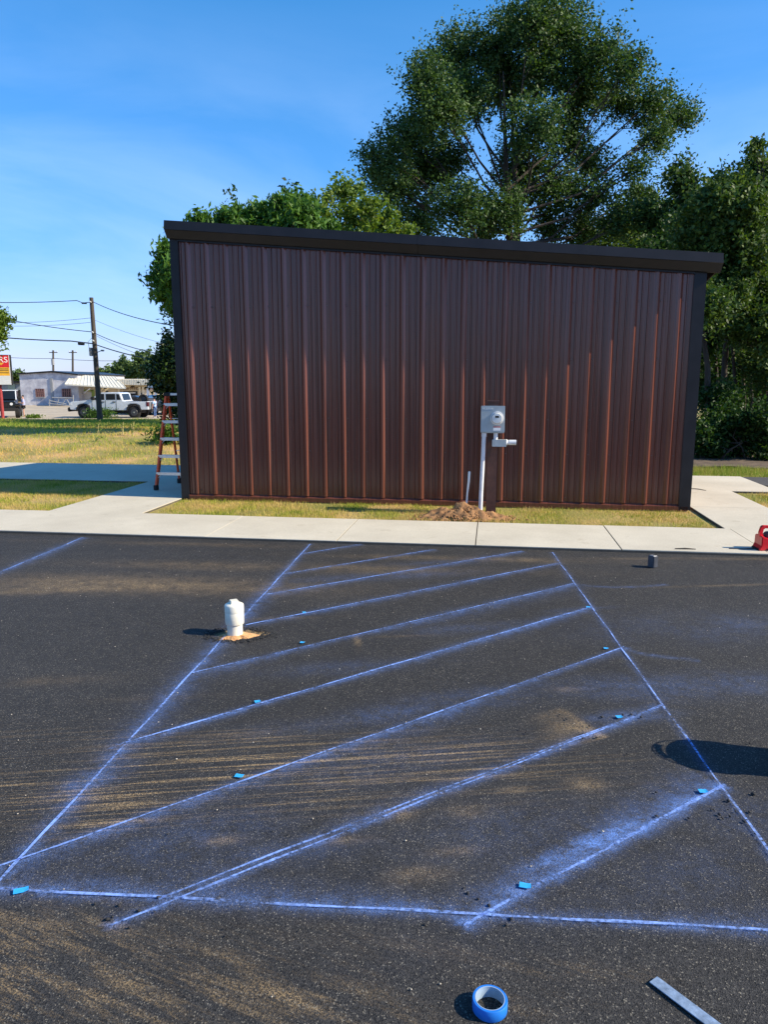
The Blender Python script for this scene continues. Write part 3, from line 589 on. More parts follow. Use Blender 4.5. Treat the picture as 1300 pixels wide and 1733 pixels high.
# ------------------------------------------------------------------ dirt pile
dpile = thing('dirt_pile', 'heap of loose reddish brown clay at the foot of the meter post', 'dirt pile', bf(4.52, -.98), BA)
gu, gv = np.meshgrid(np.linspace(-.78, .78, 70), np.linspace(-.45, .42, 42))
hh = .17 * np.exp(-((gu + .05) / .36) ** 2 - ((gv + .02) / .24) ** 2) + .05 * np.exp(-((gu - .35) / .25) ** 2 - ((gv) / .2) ** 2) + .05 * np.exp(-((gu + .45) / .2) ** 2 - ((gv + .05) / .2) ** 2)
hh = hh * (.55 + .9 * vnoise(gu, gv, 14, 2)) + (vnoise(gu, gv, 28, 5) - .5) * .03 * (hh > .015) - .02
ii = np.arange(gu.size).reshape(gu.shape); q = np.stack([ii[:-1, :-1], ii[:-1, 1:], ii[1:, 1:], ii[1:, :-1]], -1).reshape(-1, 4)
np_mesh('mound', np.stack([gu, gv, hh], -1).reshape(-1, 3), q, M_clod, dpile)
def chunks(name, pts, sizes, m, parent=None, seed=0):
    r = np.random.default_rng(seed); ico = np.array([(0, 0, 1), (.9, 0, .1), (.28, .85, .1), (-.72, .53, -.1), (-.72, -.53, .1), (.28, -.85, -.1), (0, 0, -1)])
    fc = np.array([(0, 1, 2), (0, 2, 3), (0, 3, 4), (0, 4, 5), (0, 5, 1), (6, 2, 1), (6, 3, 2), (6, 4, 3), (6, 5, 4), (6, 1, 5)])
    n = len(pts); a = r.uniform(0, 6.28, n); vv = ico[None] * r.uniform(.6, 1.3, (n, 7, 1)) * np.stack([r.uniform(.7, 1.3, n), r.uniform(.7, 1.3, n), r.uniform(.45, .9, n)], -1)[:, None]
    x = vv[..., 0] * np.cos(a)[:, None] - vv[..., 1] * np.sin(a)[:, None]; y = vv[..., 0] * np.sin(a)[:, None] + vv[..., 1] * np.cos(a)[:, None]
    vv = np.stack([x, y, vv[..., 2]], -1) * np.asarray(sizes)[:, None, None] + np.asarray(pts)[:, None]
    return np_mesh(name, vv.reshape(-1, 3), (fc[None] + 7 * np.arange(n)[:, None, None]).reshape(-1, 3), m, parent)
n = 900; cu_ = rng.normal(-.05, .34, n); cv_ = np.clip(rng.normal(-.04, .20, n), -.46, .4)
ch = .17 * np.exp(-((cu_ + .05) / .36) ** 2 - ((cv_ + .02) / .24) ** 2)
ck = chunks('clods', np.stack([cu_, cv_, ch * .85 + .002], -1), rng.uniform(.006, .022, n) * rng.choice([1, 1, 1.6], n), M_clod, dpile, 3); ck['kind'] = 'stuff'

# ------------------------------------------------------------------ things on the asphalt
pc = G(398, 1073)
pp = thing('cleanout_pipe', 'cream plastic cleanout pipe with square plug in a ragged hole', 'pipe', (pc.x, pc.y, 0), R(25))
MB().lathe([(.0, -.06), (.057, -.06), (.057, .10)], 32).build('pipe', M_pvc, pp, smooth=True)
MB().lathe([(.057, .085), (.067, .085), (.069, .09), (.0695, .175), (.067, .18)], 32).build('coupling', M_pvc, pp, smooth=True)
MB().lathe([(.068, .176), (.0705, .178), (.0705, .224), (.067, .231), (.050, .240), (.0, .241)], 32).build('cap', M_pvc, pp, smooth=True)
MB().prism([(-.032, .236), (.032, .236), (.029, .262), (-.029, .262)], -.032, .032, 'y').build('square_plug', M_pvc, pp, bevel=.003)
nh = 40; ring = []
for k in range(nh):
    a_ = 2 * math.pi * k / nh; e_ = .105 + .02 * math.sin(3 * a_ + 1) + .018 * math.sin(7 * a_) + .01 * math.sin(13 * a_); ring.append((1.55 * e_ * math.cos(math.atan2(math.sin(a_), math.cos(a_))) * .86, e_ * math.sin(a_) * .80))
cb = MB().add([(hc[0] - pc.x + .02, hc[1] - pc.y, .004)] + [(hc[0] - pc.x + x * .55, hc[1] - pc.y + y * .55, .002 + .006 * random.random()) for x, y in ring] + [(hc[0] - pc.x + x, hc[1] - pc.y + y, -.012) for x, y in ring],
    [(0, 1 + k, 1 + (k + 1) % nh) for k in range(nh)] + [(1 + k, 1 + nh + k, 1 + nh + (k + 1) % nh, 1 + (k + 1) % nh) for k in range(nh)])
ca_, sa_ = math.cos(-R(25)), math.sin(-R(25)); cb.v = [(x * ca_ - y * sa_, x * sa_ + y * ca_, z) for x, y, z in cb.v]
cb.build('clay_bed', M_clay, pp, smooth=True)
# crumbs round the hole and scattered over the lot
n = 420; aa = rng.uniform(0, 6.28, n); rr = .12 + np.abs(rng.normal(0, .035, n)); pts = np.stack([hc[0] + 1.5 * rr * np.cos(aa), hc[1] + rr * np.sin(aa), np.full(n, .004)], -1)
tag(chunks('asphalt_crumbs', pts, rng.uniform(.003, .010, n), M_crumb, None, 5), 'loose black asphalt crumbs around the cleanout pipe', 'crumbs', kind='stuff')
def scat(n, us, vs): u = rng.uniform(*us, n); v = rng.uniform(*vs, n); return np.stack([BO.x + U.x * u + V.x * v, BO.y + U.y * u + V.y * v, np.full(n, .003)], -1)
ex = []
for px, py, n_, s_ in [(1240, 1365, 9, .12), (1200, 1385, 8, .12), (800, 1545, 8, .15), (210, 1545, 9, .12), (1060, 1260, 10, .3), (1040, 1215, 8, .12)]:
    c = G(px, py)
    for k in range(n_): ex.append((c.x + random.gauss(0, s_), c.y + random.gauss(0, s_ * .5), .003))
tag(chunks('asphalt_crumbs', np.concatenate([np.array(ex), scat(260, (1.5, 8), (-10, -4))]), np.concatenate([rng.uniform(.005, .011, len(ex)), rng.uniform(.002, .005, 260)]), M_crumb, None, 6), 'small black asphalt crumbs scattered over the lot', 'crumbs', kind='stuff')
tag(chunks('pebbles', scat(520, (0, 9), (-10, -3)), rng.uniform(.0015, .0055, 520), M_pebble, None, 7), 'pale grit scattered over the asphalt', 'grit', kind='stuff')

tp = G(829, 1706)
tr = thing('tape_roll', 'roll of blue masking tape lying on the asphalt', 'tape roll', (tp.x, tp.y, .0), .4)
MB().lathe([(.0445, .0), (.051, .0), (.0525, .002), (.0525, .034), (.051, .036), (.0445, .036)], 40).build('tape', M_tape, tr, smooth=True)
MB().lathe([(.0445, .0), (.0425, .0), (.0425, .0365), (.0446, .0365)], 40).build('core', M_core, tr, smooth=True)
a = G(1108, 1660); b = G(1205, 1733); d = (b - a).normalized(); pr = Vector((-d.y, d.x, 0)); k = (G(1126, 1660) - a).length
mid_ = a + d * .22
tag(MB().box(-.225, .225, -.020, .020, .002, .0055).build('metal_strip', M_flatbar, loc=(mid_.x, mid_.y, 0), rz=math.atan2(d.y, d.x), bevel=.0007, seg=1), 'flat steel bar lying on the asphalt at the bottom right', 'metal bar')
bx = G(1107, 961)
gb = thing('metal_block', 'small dark grey metal block standing on the asphalt near the sidewalk', 'block', (bx.x, bx.y + .04, 0), R(28))
MB().box(-.03, .03, -.04, .04, .0, .115).build('body', M_darkmetal, gb, bevel=.004)
MB().box(-.022, .022, -.031, .031, .1155, .121).build('lid', M_alu, gb, bevel=.003)
for s in (-1, 1): MB().box(.0302, .034, s * .022 - .008, s * .022 + .008, .01, .105).build('side_rib', M_darkmetal, gb)
# blue tape squares
for (x, y, s, lb) in [(36, 1508, 1.0, 'blue tape square on the bottom chalk line at the left edge'), (405, 1314, .75, 'blue tape square on the long chalk diagonal below the cleanout pipe'), (436, 1188, .6, 'blue tape square on the thick chalk diagonal'),
        (889, 1500, .8, 'blue tape square on the short chalk diagonal with heavy dust'), (1190, 1340, .7, 'blue tape square near the bucket shadow'), (1048, 1214, .6, 'blue tape square beside the clay wedge'),
        (1026, 1098, .55, 'blue tape square near the right chalk border, upper'), (512, 1088, .6, 'blue tape square on the diagonal right of the cleanout pipe'), (515, 1037, .45, 'small blue tape square just above and right of the cleanout pipe'), (996, 1028, .6, 'blue tape square at the right end of the thick diagonal')]:
    p = G(x, y); w = .022 * s + .004; vs = [(-w, -.014, .006), (w * .3, -.015, .0062), (w, -.013, .0068 + .004 * random.random()), (w * .95, .014, .007), (w * .2, .013, .0064), (-w, .014, .0078)]
    tag(MB().add(vs + [(a, b, c - .0012) for a, b, c in vs], [(0, 1, 4, 5), (1, 2, 3, 4), (11, 10, 7, 6), (10, 9, 8, 7)] + [(i, (i + 1) % 6, 6 + (i + 1) % 6, 6 + i) for i in range(6)]).build('tape_piece', M_tape2, loc=(p.x, p.y, 0), rz=random.uniform(-.3, .4)), lb, 'tape', 'blue tape squares')
# red machine at the right edge
rm = thing('red_machine', 'red plastic tool case with loop handle at the right edge of the sidewalk', 'tool', bf(8.05, -2.60, ZT), BA + R(4))
x0 = -.30
MB().prism([(x0 - .015, .0), (x0 + .05, .0), (x0 + .075, .028), (x0 + .17, .028), (x0 + .195, .0), (x0 + .36, .0), (x0 + .345, .06), (x0 + .33, .14), (x0 + .26, .142), (x0 + .17, .132), (x0 + .09, .138), (x0 + .012, .160), (x0 + .010, .06)], -.10, .10, 'y').build('body', M_red, rm, bevel=.010)
for hy in (0,):
    outer = [(x0 + .010, .13), (x0 + .012, .19), (x0 + .028, .25), (x0 + .045, .266), (x0 + .29, .266), (x0 + .315, .25), (x0 + .33, .19), (x0 + .335, .12)]; inner = [(x0 + .285, .12), (x0 + .290, .19), (x0 + .280, .238), (x0 + .065, .238), (x0 + .052, .225), (x0 + .045, .185), (x0 + .055, .15), (x0 + .075, .13)]
    mbh = MB(); no = len(outer)
    for k in range(no - 1): a_, b_, c_, d_ = outer[k], outer[k + 1], inner[no - 2 - k], inner[no - 1 - k]; mbh.add([(p_[0], y_, p_[1]) for y_ in (-.022, .022) for p_ in (a_, b_, c_, d_)], [(0, 1, 2, 3), (7, 6, 5, 4), (0, 4, 5, 1), (2, 6, 7, 3)])
    mbh.build('handle', M_red, rm)
MB().tube([(x0 + .13, -.075, .145), (x0 + .13, .075, .145)], .045, 20).build('dial', M_darkmetal, rm, smooth=True)
for xx in (x0 - .02, x0 + .30): MB().box(xx, xx + .05, -.085, .085, .0, .022).build('foot', M_rubber, rm, bevel=.004)
MB().tube([(x0 - .30, -.02, .006), (x0 - .15, -.03, .006), (x0 - .02, -.02, .012)], .006, 6).build('cord', M_wire, rm)
# the bucket whose shadow falls into the picture from the right
bk = thing('bucket', 'plastic bucket with raised wire handle just outside the right edge', 'bucket', (2.15, 3.36, 0), R(0))
MB().lathe([(.0, .004), (.140, .0), (.146, .02), (.160, .36), (.168, .36), (.168, .375), (.154, .375), (.140, .02), (.0, .02)], 36).build('shell', M_white, bk, smooth=True)
MB().lathe([(.160, .31), (.170, .312), (.170, .325), (.160, .327)], 36).build('rim_band', M_white, bk, smooth=True)
ha = [(0, -.165 * math.cos(t), .34 + .17 * math.sin(t)) for t in np.linspace(0, math.pi, 15)]
MB().tube([(x - .03 * math.sin(i / 14 * math.pi), y, z) for i, (x, y, z) in enumerate(ha)], .003, 6).build('handle', M_alu, bk)
MB().tube([ha[i] for i in (5, 6, 7, 8, 9)], .011, 8).build('grip', M_rubber, bk)

# ------------------------------------------------------------------ stepladder
ld = thing('stepladder', 'orange fibreglass stepladder standing beside the building corner', 'ladder', bf(-.80, .73, ZT), BA)
H = 1.58
def lp(side, t, rear=False):
    b = Vector((0.0 if side < 0 else .50, .90 if rear else 0.0, .02)); tp_ = Vector((.10 if side < 0 else .42, .44 if rear else .37, H))
    if rear: b.x = .03 if side < 0 else .47
    return b.lerp(tp_, t)
for s in (-1, 1):
    MB().bar(lp(s, 0), lp(s, 1), .034, .085, (1, 0, 0) if 0 else (0, 1, 0)).build('rail', M_orange, ld, bevel=.004)
    MB().bar(lp(s, 0, True), lp(s, 1, True), .026, .055, (0, 1, 0)).build('rear_rail', M_orange, ld, bevel=.004)
    for rr_ in (False, True):
        p = lp(s, 0, rr_); MB().box(p.x - .028, p.x + .028, p.y - .05, p.y + .045, -.002, .085).build('foot', M_rubber, ld, bevel=.006)
    p, q_ = lp(s, .52), lp(s, .52, True); MB().bar(p + Vector((.03, 0, 0)), q_ + Vector((.03, 0, 0)), .004, .02).build('spreader', M_alu, ld)
for k in range(5):
    t = (.27 + .292 * k) / H; a, b = lp(-1, t), lp(1, t)
    stp = MB().box(a.x - .01, b.x + .01, a.y - .045, a.y + .04, a.z - .012, a.z + .012).box(a.x - .01, b.x + .01, a.y - .047, a.y - .042, a.z - .035, a.z + .012).build('step', M_alu, ld)
    for p, s in ((a, 1), (b, -1)): MB().bar(p + Vector((s * .015, -.03, -.085)), p + Vector((s * .075, -.03, -.02)), .005, .02, (0, 1, 0)).build('brace', M_alu, stp)
for k in (1, 3): t = (.30 + .292 * k) / H; MB().bar(lp(-1, t, True), lp(1, t, True), .012, .03, (0, 1, 0)).build('rear_brace', M_alu, ld)
MB().box(.08, .46, .30, .50, H - .01, H + .05).build('top_cap', M_rubber, ld, bevel=.01)
MB().box(.20, .44, .295, .299, H + .005, H + .04).build('cap_plate', M_alu, ld)

# ------------------------------------------------------------------ trees
def leaves(pts, size, asp, droop, r):
    n = len(pts); ax = r.normal(0, 1, (n, 3)); ax[:, 2] -= droop; ax /= np.linalg.norm(ax, axis=1)[:, None]
    t = r.normal(0, 1, (n, 3)); t[:, 2] *= .6; b = np.cross(ax, t); b /= np.linalg.norm(b, axis=1)[:, None] + 1e-9; nn = np.cross(ax, b)
    L = size * r.uniform(.6, 1.35, n)[:, None]; Wd = L * asp; f = (r.uniform(.05, .25, n))[:, None] * Wd
    v = np.stack([pts - ax * L * .5, pts + b * Wd * .5 + nn * f, pts + ax * L * .5, pts - b * Wd * .5 + nn * f], 1).reshape(-1, 3)
    return v
def tree(name, label, base, lobes, n_leaf, size, m, trunk_r=.25, asp=.55, droop=0., twig=.30, hang=0., shell=.45, bark=None, fork=.45, seed=1, group=None, cat='tree', stems=1, n_sec=7):
    r = np.random.default_rng(seed); rd = random.Random(seed); base = Vector(base)
    root = thing(name, label, cat, base, 0, group); bark = bark or M_bark
    L = np.array([[*(Vector(l[:3]) - base), *l[3:6]] for l in lobes]); vol = (L[:, 3] * L[:, 4] * L[:, 5]) ** (2 / 3.); vol /= vol.sum()
    cen = (L[:, :3] * vol[:, None]).sum(0); zmin = (L[:, 2] - L[:, 5]).min()
    fz = max(.3, min(zmin + .3, cen[2] * fork)); tr = MB(); br = MB(); forks = []
    for s in range(stems):
        off = Vector((rd.uniform(-.4, .4) * (stems > 1), rd.uniform(-.3, .3) * (stems > 1), 0))
        top = Vector((cen[0] * .35, cen[1] * .35, fz)) + off * 2; hi = Vector((cen[0] * .8, cen[1] * .8, cen[2] * 1.15)) + off * 3
        pts = [off + Vector((0, 0, -.2)), off * 1.2 + top * .3 + Vector((rd.uniform(-.1, .1), 0, 0)), off * .4 + top, top.lerp(hi, .5) + Vector((rd.uniform(-.3, .3), rd.uniform(-.2, .2), 0)), hi]
        k = 1 / math.sqrt(stems); tr.tube(pts, [trunk_r * 1.25 * k, trunk_r * k, trunk_r * .82 * k, trunk_r * .5 * k, trunk_r * .12 * k], 10); forks.append(pts)
    tp_all = []; tw_all = []
    for i, l in enumerate(L):
        c = Vector(l[:3]); pts = rd.choice(forks); t = min(1, max(0, (c.z - fz) / max(.5, pts[4].z - fz) * .55 - .05)); st_ = pts[2].lerp(pts[3], min(1, t * 2)) if t < .5 else pts[3].lerp(pts[4], (t - .5) * 2)
        md = st_.lerp(c, .5) + Vector((rd.uniform(-.25, .25), rd.uniform(-.25, .25), -.10 * (c - st_).length)) ; r0 = max(.02, trunk_r * .24 * (1 - .5 * t))
        p1 = st_.lerp(md, .5) + Vector((rd.uniform(-.1, .1), 0, rd.uniform(-.1, .1)))
        br.tube([st_, p1, md, md.lerp(c, .5) + Vector((rd.uniform(-.15, .15), 0, .1)), c], [r0, r0 * .85, r0 * .66, r0 * .48, r0 * .3], 6, False)
        nt = max(8, int(vol[i] * n_leaf / 34)); d = r.normal(0, 1, (nt, 3)); d /= np.linalg.norm(d, axis=1)[:, None]; rad = r.uniform(0, 1, nt) ** shell
        tw = np.array(c) + d * rad[:, None] * l[3:6] * r.uniform(.85, 1.15, (nt, 1)); tw_all.append(tw)
        for j in range(min(n_sec, nt)):
            e = Vector(tw[j]); a0 = md.lerp(c, rd.uniform(.2, 1)); mm = a0.lerp(e, .55) + Vector((rd.uniform(-.1, .1), rd.uniform(-.1, .1), rd.uniform(0, .15)))
            br.tube([a0, mm, e], [r0 * .34, r0 * .22, .008], 4, False)
    tw = np.concatenate(tw_all); per = max(1, int(n_leaf / len(tw))); sc_ = twig * r.uniform(.6, 1.35, len(tw))
    lc = np.concatenate([np.repeat(l[None, :3], len(t_), 0) for l, t_ in zip(L, tw_all)]); dr = tw - lc; dr /= np.linalg.norm(dr, axis=1)[:, None] + 1e-6; dr = dr + r.normal(0, .55, dr.shape); dr /= np.linalg.norm(dr, axis=1)[:, None]
    off = (dr[:, None] * r.uniform(-1.0, 1.5, (len(tw), per, 1)) + np.clip(r.normal(0, .46, (len(tw), per, 3)), -.9, .9)) * sc_[:, None, None]; off[..., 2] -= hang * np.abs(off[..., 0]) 
    pts = (tw[:, None] + off).reshape(-1, 3); pts = pts[pts[:, 2] + base.z > .05]
    v = leaves(pts, size, asp, droop, r)
    tr.build('trunk', bark, root, smooth=True); br.build('branches', bark, root, smooth=True)
    np_mesh('crown', v, np.arange(len(v)).reshape(-1, 4), m, root)
    return root
def lob(lst, Y, dy=.8, sq=1.0, jit=1.2, seed=0):
    rd = random.Random(seed); out = []
    for x, y, rp_ in lst:
        Yd = Y + rd.uniform(-jit, jit); p = D(x, y, Yd); r_ = rp_ / FPX * Yd; out.append((p.x, p.y, p.z, r_, r_ * dy * 1.1, r_ * sq))
    return out
def gz(x, y): return float(terrain(x, y))
oakL = [(905, 32, 52), (955, 50, 52), (1010, 92, 48), (848, 70, 52), (780, 98, 52), (722, 132, 42), (742, 190, 56), (694, 232, 46), (652, 268, 40), (668, 318, 36), (722, 290, 50), (800, 165, 48), (858, 140, 52), (925, 118, 58),
        (990, 160, 50), (1062, 118, 36), (1098, 178, 42), (1148, 196, 34), (1112, 232, 30), (1048, 178, 30), (965, 232, 44), (905, 215, 50), (880, 285, 50), (938, 320, 50), (850, 358, 46), (775, 350, 50), (705, 372, 42), (1012, 335, 36), (985, 390, 42), (760, 270, 36), (930, 385, 30),
        (1000, 282, 34), (1075, 285, 24), (1085, 330, 26), (1050, 380, 34), (640, 300, 26), (820, 395, 34)]
tree('oak_tree', 'tall spreading oak rising behind the middle of the brown building', D(905, 700, 32).xy.to_3d() + Vector((0, 0, gz(8, 32))), lob([(x, y, q_ * .90) for x, y, q_ in oakL], 32, .9, .95, 2.6, 3), 150000, .128, M_oak, .32, twig=.31, shell=.5, seed=3, stems=2, n_sec=5, bark=M_barkd)
tree('small_tree', 'slender leafy branch tree right of the oak against the sky', D(1160, 700, 31).xy.to_3d() + Vector((0, 0, gz(12, 31))), lob([(1148, 292, 20), (1165, 320, 22), (1150, 345, 18), (1180, 352, 26), (1140, 395, 34), (1105, 370, 30)], 31, .9, 1, .6, 4), 11000, .15, M_oak, .14, twig=.25, seed=4)
denL = [(340, 392, 22), (352, 388, 20), (398, 374, 22), (440, 366, 18), (478, 352, 16), (508, 350, 18), (512, 368, 20), (545, 388, 20), (420, 402, 30), (485, 400, 32), (325, 415, 24), (284, 436, 18), (274, 470, 15), (283, 498, 15), (296, 450, 26), (296, 518, 8), (330, 470, 46), (400, 460, 50), (480, 460, 50)]
tree('shade_tree', 'dense round green tree with drooping leaves behind the left roof end', D(410, 735, 22.8).xy.to_3d() + Vector((0, 0, gz(-6, 30))), lob(denL, 22.8, 1.3, .9, 1.0, 5), 50000, .20, M_dense, .26, asp=.34, droop=.9, twig=.20, hang=.5, shell=.3, seed=5)
tree('young_tree', 'light yellow green tree between the shade tree and the oak', D(610, 715, 26).xy.to_3d() + Vector((0, 0, gz(-1, 33))), lob([(590, 328, 22), (575, 320, 12), (550, 335, 12), (548, 358, 14), (628, 345, 20), (650, 362, 18), (600, 372, 26), (640, 392, 22), (680, 392, 20), (570, 402, 24), (620, 440, 50)], 26, 1, 1, 1, 6), 12000, .14, M_bright, .10, twig=.20, seed=6)
tree('magnolia_tree', 'dark glossy evergreen tree at the left edge of the building', D(300, 722, 27.5).xy.to_3d() + Vector((0, 0, gz(-9, 33))), lob([(292, 578, 14), (284, 605, 20), (272, 632, 20), (290, 640, 30), (294, 668, 17), (312, 692, 26), (312, 620, 34), (330, 660, 40)], 27.5, 1.1, 1, .8, 7), 20000, .14, M_magn, .16, twig=.22, shell=.4, bark=M_barkd, seed=7)
tree('far_tree', 'pale green far tree above the cream shop roof, rightmost', D(243, 690, 112).xy.to_3d() + Vector((0, 0, -.6)), lob([(243, 608, 12), (236, 622, 12), (252, 618, 14), (246, 634, 15), (262, 630, 14)], 112, 1, .9, 2, 8), 5200, .55, M_far, .3, twig=.6, seed=8, group='far trees beyond the shops')
tree('far_tree', 'far round tree between the utility pole and the pale green tree', D(212, 690, 116).xy.to_3d() + Vector((0, 0, -.6)), lob([(212, 622, 10), (203, 630, 9), (221, 630, 11), (211, 637, 12)], 116, 1, .9, 2, 9), 3800, .55, M_far, .28, twig=.6, seed=9, group='far trees beyond the shops')
tree('far_tree', 'low far tree just right of the utility pole', D(184, 690, 120).xy.to_3d() + Vector((0, 0, -.6)), lob([(184, 634, 8), (194, 636, 8), (176, 638, 7)], 120, 1, .9, 2, 10), 2400, .55, M_far, .25, twig=.6, seed=10, group='far trees beyond the shops')
tree('far_tree', 'small far tree left of the white block building', D(29, 690, 118).xy.to_3d() + Vector((0, 0, -.6)), lob([(30, 636, 8), (24, 642, 7), (36, 640, 6)], 118, 1, .9, 2, 11), 1800, .5, M_far, .2, twig=.5, seed=11, group='far trees beyond the shops')
tree('edge_tree', 'leafy tree branch reaching in at the left edge above the sign', D(-45, 700, 41).xy.to_3d() + Vector((0, 0, gz(-20, 41))), lob([(8, 545, 10), (-6, 536, 14), (-2, 565, 12), (-22, 550, 24), (-45, 530, 30), (-50, 570, 28), (-20, 590, 14), (-80, 550, 30)], 41, 1, 1, .8, 12), 11000, .18, M_bright, .22, twig=.22, seed=12)
# woods on the right
def wood(name, label, bx_, by_, lst, Y, n, m=M_wood_leaf, sz=.14, tr_=.085, seed=1, **k):
    p = D(bx_, by_, Y); return tree(name, label, (p.x, p.y, gz(p.x, p.y)), lob(lst, Y, 1.1, 1, 1.0, seed), n, sz, m, tr_, seed=seed, bark=M_barkd, group='trees of the woods on the right', fork=.5, **k)
wood('woodland_tree', 'spire-topped woodland tree highest at the right edge', 1290, 770, [(1282, 248, 11), (1278, 275, 15), (1292, 300, 26), (1300, 345, 36), (1285, 395, 42), (1310, 440, 50), (1290, 480, 46)], 21, 24000, sz=.12, seed=21, twig=.20)
wood('woodland_tree', 'rounded woodland tree between the roof corner and the spire-topped one', 1225, 770, [(1232, 318, 26), (1208, 345, 32), (1248, 352, 36), (1185, 385, 34), (1225, 400, 46), (1262, 430, 44), (1200, 440, 40)], 20, 27000, sz=.12, seed=22, twig=.20)
wood('woodland_tree', 'woodland tree hugging the right building corner', 1190, 772, [(1172, 395, 22), (1190, 430, 32), (1215, 475, 36), (1195, 520, 34), (1235, 500, 34), (1180, 470, 26)], 19, 20000, sz=.11, seed=23, twig=.18)
wood('woodland_tree', 'low-branched woodland tree below the spire at the frame edge', 1300, 775, [(1295, 500, 40), (1270, 540, 32), (1310, 560, 44), (1285, 610, 30), (1250, 560, 20), (1320, 640, 44)], 19.5, 19000, sz=.11, seed=24, twig=.18)
wood('woodland_tree', 'shaded inner woodland tree behind the front ones', 1250, 752, [(1200, 560, 34), (1240, 610, 28), (1205, 640, 34), (1180, 600, 28), (1265, 650, 28), (1290, 690, 30)], 22.5, 17000, m=M_shrub, sz=.12, seed=25, twig=.22)
wood('background_tree', 'mid green tree showing above the roof right of the oak trunks', 1060, 720, [(1080, 372, 34), (1040, 395, 34), (1118, 385, 34), (1000, 408, 30), (1060, 430, 50), (1120, 440, 50)], 37, 17000, m=M_bright, sz=.17, seed=26, twig=.28)
wood('background_tree', 'green tree filling the gap above the right end of the roof', 1150, 740, [(1130, 408, 30), (1155, 425, 36), (1175, 455, 40), (1110, 425, 30), (1200, 480, 60), (1230, 560, 60), (1190, 640, 60), (1260, 660, 60)], 29, 24000, m=M_shrub, sz=.16, seed=27, twig=.28)
wood('background_tree', 'tall woodland tree deep behind the right frame edge', 1330, 740, [(1310, 380, 60), (1350, 450, 80), (1300, 540, 60), (1340, 600, 80), (1300, 680, 50)], 28, 20000, m=M_shrub, sz=.17, seed=28, twig=.30)
# trees behind the building whose shade falls on the far bank
wood('background_tree', 'tree behind the building left half, its shade lying on the far bank', 480, 720, [(430, 420, 70), (500, 410, 70), (450, 500, 80), (560, 450, 70), (380, 480, 60)], 40, 14000, m=M_shrub, sz=.26, tr_=.25, seed=29, twig=.4)
wood('background_tree', 'tree behind the building, between the shade tree and magnolia', 400, 720, [(390, 470, 60), (360, 520, 60), (430, 520, 70), (370, 580, 50)], 45, 12000, m=M_shrub, sz=.26, tr_=.25, seed=30, twig=.4)
for i, (x, y, lst, lb) in enumerate([(1195, 780, [(1192, 752, 18), (1205, 725, 20), (1185, 735, 16), (1210, 762, 14)], 'dark leafy shrub by the building corner at the edge of the woods'),
        (1250, 782, [(1245, 745, 24), (1265, 725, 22), (1235, 720, 20), (1262, 765, 16)], 'middle shrub at the edge of the woods'),
        (1295, 784, [(1292, 740, 24), (1305, 710, 26), (1280, 712, 20), (1300, 770, 18)], 'rightmost shrub at the edge of the woods'),
        (1225, 778, [(1220, 690, 22), (1235, 668, 18), (1212, 665, 16), (1228, 735, 20)], 'taller slim shrub behind the middle shrub')]):
    Y = (17.8, 18.2, 17.6, 19.2)[i]; p = D(x, y, Y)
    tree('shrub', lb, (p.x, p.y, gz(p.x, p.y)), lob(lst, Y, 1.1, 1, .3, 40 + i), 7000, .10, M_shrub, .05, twig=.16, seed=40 + i, bark=M_barkd, group='shrubs at the edge of the woods', cat='shrub', stems=3, fork=.3)
# thin trunks in the wood
for i, (x, yt) in enumerate([(1243, 480), (1256, 500), (1268, 520), (1214, 540), (1286, 560)]):
    p = D(x, 772, 20.8 + .5 * i); q_ = D(x + random.uniform(-6, 10), yt, 20.8 + .5 * i); b0 = Vector((p.x, p.y, gz(p.x, p.y) - .1))
    o = thing('sapling', ['leftmost', 'second', 'third', 'fourth', 'rightmost'][[1, 2, 3, 0, 4][i]] + ' thin bare sapling trunk in the dark woods on the right', 'sapling', b0, 0, 'sapling trunks in the woods')
    e = q_ - b0; MB().tube([(0, 0, 0), e * .35 + Vector((.06, 0, 0)), e * .7 - Vector((.05, 0, 0)), e], [.06, .05, .04, .02], 8).build('trunk', M_barkd, o, smooth=True)
    t0 = np.array(e) ; lv = leaves(t0 + rng.normal(0, .35, (500, 3)), .11, .55, 0, rng); np_mesh('crown', lv, np.arange(len(lv)).reshape(-1, 4), M_wood_leaf, o)

# ------------------------------------------------------------------ weeds on the bank
def gp(x, y):                                         # walk the sight line until it meets the terrain
    a, b, d = ray(x, y); t = 12.0
    while t < 90 and CAM_H + d * t > gz(a * t, b * t): t += .05
    return Vector((a * t, b * t, gz(a * t, b * t)))
def weed_clump(x, y, r_, h, n, lb, m=M_weed, seed=0):
    p = gp(x, y); rw = np.random.default_rng(seed); o = thing('weed_clump', lb, 'plant', p, 0, 'weeds on the bank')
    pts = np.stack([rw.normal(0, r_ * .45, n), rw.normal(0, r_ * .35, n), rw.uniform(0.03, 1, n) ** .8 * h * (.5 + .5 * rw.random(n))], -1); v = leaves(pts, .16, .35, -.6, rw)
    np_mesh('leaves', v, np.arange(len(v)).reshape(-1, 4), m, o); s = MB()
    for k in range(14): a_ = rw.normal(0, r_ * .35, 2); s.tube([(a_[0] * .4, a_[1] * .4, -.05), (a_[0], a_[1], h * .8)], [.012, .005], 4)
    s.build('stems', m, o)
weed_clump(172, 709, 1.1, .85, 1500, 'leafy weed clump at the foot of the utility pole', seed=1)
weed_clump(57, 709, .6, .35, 500, 'low bright weed clump beside the standing person', M_bright, seed=2)
weed_clump(282, 752, .5, .55, 420, 'weed clump on the bank behind the stepladder', seed=3)
M_drystem = mat('dry_stem', (.50, .42, .20), .9, 0, .2, 6)
